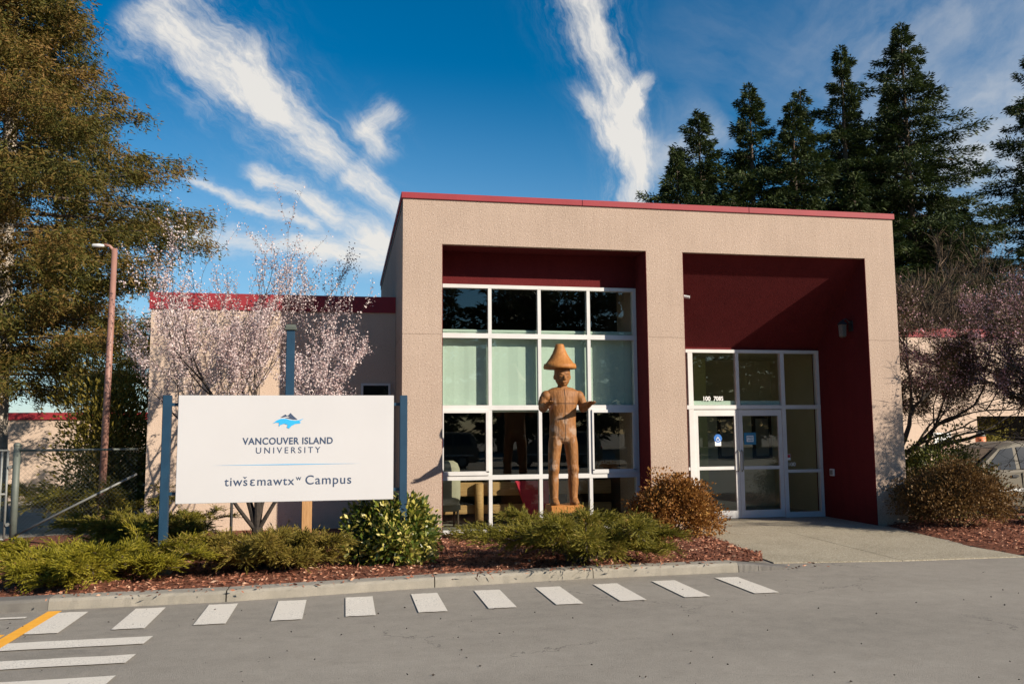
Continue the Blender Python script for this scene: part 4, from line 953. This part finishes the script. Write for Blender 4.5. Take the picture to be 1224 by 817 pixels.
# conifers
def conifer(name, label, loc, h, r, seed, mat='fir_needles', bark='bark_conifer', nb=110, z0=.08, group=None, leaf=(.17, .36), gap=.0, lean=0, dens=1.0):
    t = thing(name, label, 'tree', loc, group); rng = np.random.default_rng(seed); b0 = Vector(loc); q = MB(); P, D, N = [], [], []
    q.tube([b0+Vector((lean*s*h, 0, s*h)) for s in (-.02, .25, .5, .75, .98)], [h*.016, h*.013, h*.009, h*.005, .02], 9)
    for i in range(nb):
        s = z0+(1-z0)*(i+rng.uniform(-1.5, 2))/(nb+2); s = min(max(s, z0), .995); az_ = i*2.4
        if rng.uniform() < gap: continue
        prof = min(1.0, (1-s)*2.15+.03)**.82*(.75+.25*min(1, s*3))*(.82+.18*math.sin(s*29+seed)*math.cos(az_*1.5+seed))
        L = max(.25, r*prof*rng.uniform(.45, 1.25)); az = i*2.4+rng.normal(0, .35)
        dv = Vector((math.cos(az), math.sin(az), 0)); sv = Vector((-dv.y, dv.x, 0)); p0 = b0+Vector((lean*s*h, 0, s*h)); pts = []
        rise = rng.uniform(-.12, .34)+(.5*max(0, s-.6))
        for k in range(6):
            a = k/5; pts.append(p0+dv*L*a+Vector((0, 0, L*(rise*a-.38*a*a+.22*a**3))))
        q.tube(pts, [max(.012, .016*L)*(1-.8*k/5) for k in range(6)], 4, cap=False)
        m_ = int((120*L+45)*dens)
        for k in range(m_):
            a = rng.uniform(.12, 1)**.8; kk = min(int(a*5), 4); p = pts[kk].lerp(pts[kk+1], a*5-kk); wd = (.36*L+.12)*(1-a*.7)
            sg = rng.uniform(-1, 1); p = p+sv*sg*wd+dv*rng.normal(0, .05*L)+Vector((0, 0, -abs(sg)*wd*.25+rng.normal(0, .11)))
            P.append(p); D.append(dv*rng.uniform(.3, 1)+sv*sg*.9+Vector((0, 0, rng.uniform(-.7, .45)))); N.append(sv+Vector(rng.normal(0, .6, 3)))
    q.build('trunk', bark, t); n = len(P)
    leaf_mesh('crown', P, D, N, rng.uniform(*leaf, n), rng.uniform(.075, .135, n)*leaf[1]/.5, mat, t, .4); return t, n
GR = 'tall firs behind the building'
for (x, y, h, r, sd, nb, gp, lb) in (
    (32.0, 30, 26.6, 5.6, 41, 210, .05, 'tallest broad fir behind the right corner of the building'),
    (28.2, 30.5, 25.2, 4.2, 42, 170, .05, 'slim tall fir just left of the tallest one'),
    (25.7, 31, 22.8, 3.0, 43, 90, .25, 'thin gappy fir third from the tallest, sky showing through'),
    (24.0, 29, 20.9, 4.4, 44, 150, .05, 'dense dark fir with a blunt top in the middle of the row'),
    (21.9, 30, 22.2, 4.2, 45, 150, .08, 'pointed fir standing above its neighbours in the left half of the row'),
    (18.7, 30, 20.4, 4.0, 46, 140, .06, 'second fir from the left above the roof edge'),
    (16.9, 29, 17.6, 3.8, 47, 130, .04, 'leftmost and shortest fir above the roof edge'),
    (20.4, 33, 18.2, 3.8, 48, 120, .05, 'short fir tucked between taller ones above the roof'),
    (27.0, 28, 16.6, 4.0, 50, 110, .03, 'low bushy fir filling the row just above the roof edge'),
    (30.3, 33, 22.5, 4.2, 51, 140, .03, 'dark fir between the two tallest ones'),
    (35.2, 32, 16.5, 4.4, 52, 120, .05, 'low wide fir to the right of the tallest one'),
    (22.9, 33, 19.5, 4.0, 53, 110, .03, 'dark fir filling the gap left of the middle of the row'),
    (34.0, 34, 24.0, 4.4, 54, 130, .03, 'fir behind the right flank of the tallest one'),
    (37.6, 33, 17.0, 4.4, 55, 120, .04, 'low dark fir between the tallest one and the one cut by the right edge'),
    (40.5, 29, 25.2, 5.4, 49, 170, .12, 'large dark fir cut by the right edge of the picture')):
    conifer('fir_tree', lb, (x, y, -.4), h, r, sd, nb=int(nb*1.25), gap=gp*.6, group=GR)
# bare brown trees and saplings behind the right wing
def bare_tree(label, loc, L, seed, mat, twl=.5):
    t = thing('bare_tree', label, 'tree', loc, 'leafless trees behind the right wing'); rng = np.random.default_rng(seed); segs, tips = [], []; b0 = Vector(loc)
    for k in range(4): grow(rng, b0, Vector((rng.normal(0, .22), rng.normal(0, .22), 1)).normalized(), L, .07, 4, segs, tips, .42, .12, .72, (2, 3), .08)
    branch_mesh(segs, 3).build('trunk', mat, t)
    P = []; D = []
    for p, d, dep in tips:
        for k in range(6): P.append(p); D.append(d+Vector(rng.normal(0, .5, 3)))
    n = len(P); leaf_mesh('twigs', P, D, rnd_dirs(rng, n), rng.uniform(.3, .8, n)*twl*2, rng.uniform(.012, .03, n), 'twig_brown', t, .4)
bare_tree('brown leafless thicket tree right behind the red roof edge by the pillar', (18.2, 13, -.4), 2.5, 61, 'bark_conifer')
bare_tree('brown leafless tree in the middle of the gap above the right wing', (20.5, 13.5, -.4), 2.5, 62, 'bark_conifer')
bare_tree('pale leafless tree rising against the sky at the right', (32.6, 25, -.4), 4.2, 63, 'bark_grey', .7)
bare_tree('brown leafless tree nearest the right edge above the wing', (23.2, 13, -.4), 2.5, 64, 'bark_conifer')
bare_tree('grey leafless tree far beyond the outbuilding at the left', (-9.5, 30, -.4), 2.6, 65, 'bark_grey', .7)

# big cedar on the left
def cedar(label, loc, h, rmax, seed):
    t = thing('cedar_tree', label, 'tree', loc); rng = np.random.default_rng(seed); b0 = Vector(loc); q = MB(); P, D, N = [], [], []
    q.tube([b0+Vector((0, 0, z)) for z in (-.3, .5, 2, 5, 9, h)], [.42, .33, .27, .22, .14, .02], 14); q.build('trunk', 'bark_pale', t, True)
    q = MB(); nb = 190
    for i in range(nb):
        s = (i+rng.uniform(0, 1))/nb; z = 2.85+(h-2.85)*s
        L = min(rmax, (h-z)*.60+.3)*rng.choice((rng.uniform(.5, .85), rng.uniform(.85, 1.10))); az = i*2.39996+rng.normal(0, .25)
        dv = Vector((math.cos(az), math.sin(az), 0)); sv = Vector((-dv.y, dv.x, 0)); pts = []
        for k in range(7):
            a = k/6; pts.append(b0+Vector((0, 0, z))+dv*L*a+Vector((0, 0, L*(.10*a-.30*a*a+.20*a**3))))
        q.tube(pts, [max(.010, .009*L)*(1-.85*k/6) for k in range(7)], 5, cap=False)
        # hanging strands of scale sprays in clumps along the branch and its side shoots
        for c in range(int(9+7*L)):
            a = rng.uniform(.15, 1)**.75; kk = min(int(a*6), 5); p = pts[kk].lerp(pts[kk+1], a*6-kk)+sv*rng.normal(0, .15*L*(1.05-a*.8))+Vector((0, 0, rng.normal(0, .05)))
            big = rng.uniform(.5, 1.5)
            for st_ in range(int(rng.integers(8, 14))):
                o = p+Vector((rng.normal(0, .19), rng.normal(0, .19), rng.normal(0, .06))); ln = rng.uniform(.10, .38)*big; m_ = int(ln/.05)+2
                sw = Vector((rng.normal(0, .18), rng.normal(0, .18), -1))
                for j in range(m_):
                    P.append(o+sw*(ln*j/m_)); D.append(Vector((rng.normal(0, .7), rng.normal(0, .7), rng.uniform(-1.0, .15)))+dv*.55); N.append(rng.normal(0, 1, 3))
    q.build('branches', 'bark_conifer', t); n = len(P); print('cedar', n)
    leaf_mesh('crown', P, D, N, rng.uniform(.08, .17, n), rng.uniform(.018, .036, n), 'cedar_sprays', t, .4)
cedar('huge drooping cedar with brown tinged sprays at the left edge', (-8.57, 6.5, -.1), 14.0, 4.1, 71)

# across the street, seen only mirrored in the glass: parked vans and a belt of trees
for x, y, rz, lb in ((9.5, -27, .1, 'minivan parked across the lot, mirrored in the middle window panes'), (15.5, -27.5, .15, 'minivan parked across the lot, mirrored in the right window panes'), (3.2, -27, .05, 'minivan parked across the lot, mirrored in the left window panes')):
    c = copy_tree(van); c.location = (x, y, 0); c.rotation_euler.z = rz; c['label'] = lb
    c['group'] = 'vans across the lot'
far, _ = conifer('fir_tree', 'fir across the lot, mirrored in the top left pane', (2, -62, 0), 19, 4.5, 81, nb=90, leaf=(.7, 1.2), dens=.13, group='firs across the lot')
rg = random.Random(4); k = 0
for x in range(-16, 60, 3):
    if x == 2: continue
    k += 1
    c = copy_tree(far); c.location = (x+rg.uniform(-1.5, 1.5), -62+rg.uniform(-6, 6), 0); c.scale = (1, 1, rg.uniform(.8, 1.15)); c.rotation_euler.z = rg.uniform(0, 6)
    c['label'] = 'fir in the belt of trees across the lot behind the viewer'
far['label'] = 'fir in the belt of trees across the lot behind the viewer'
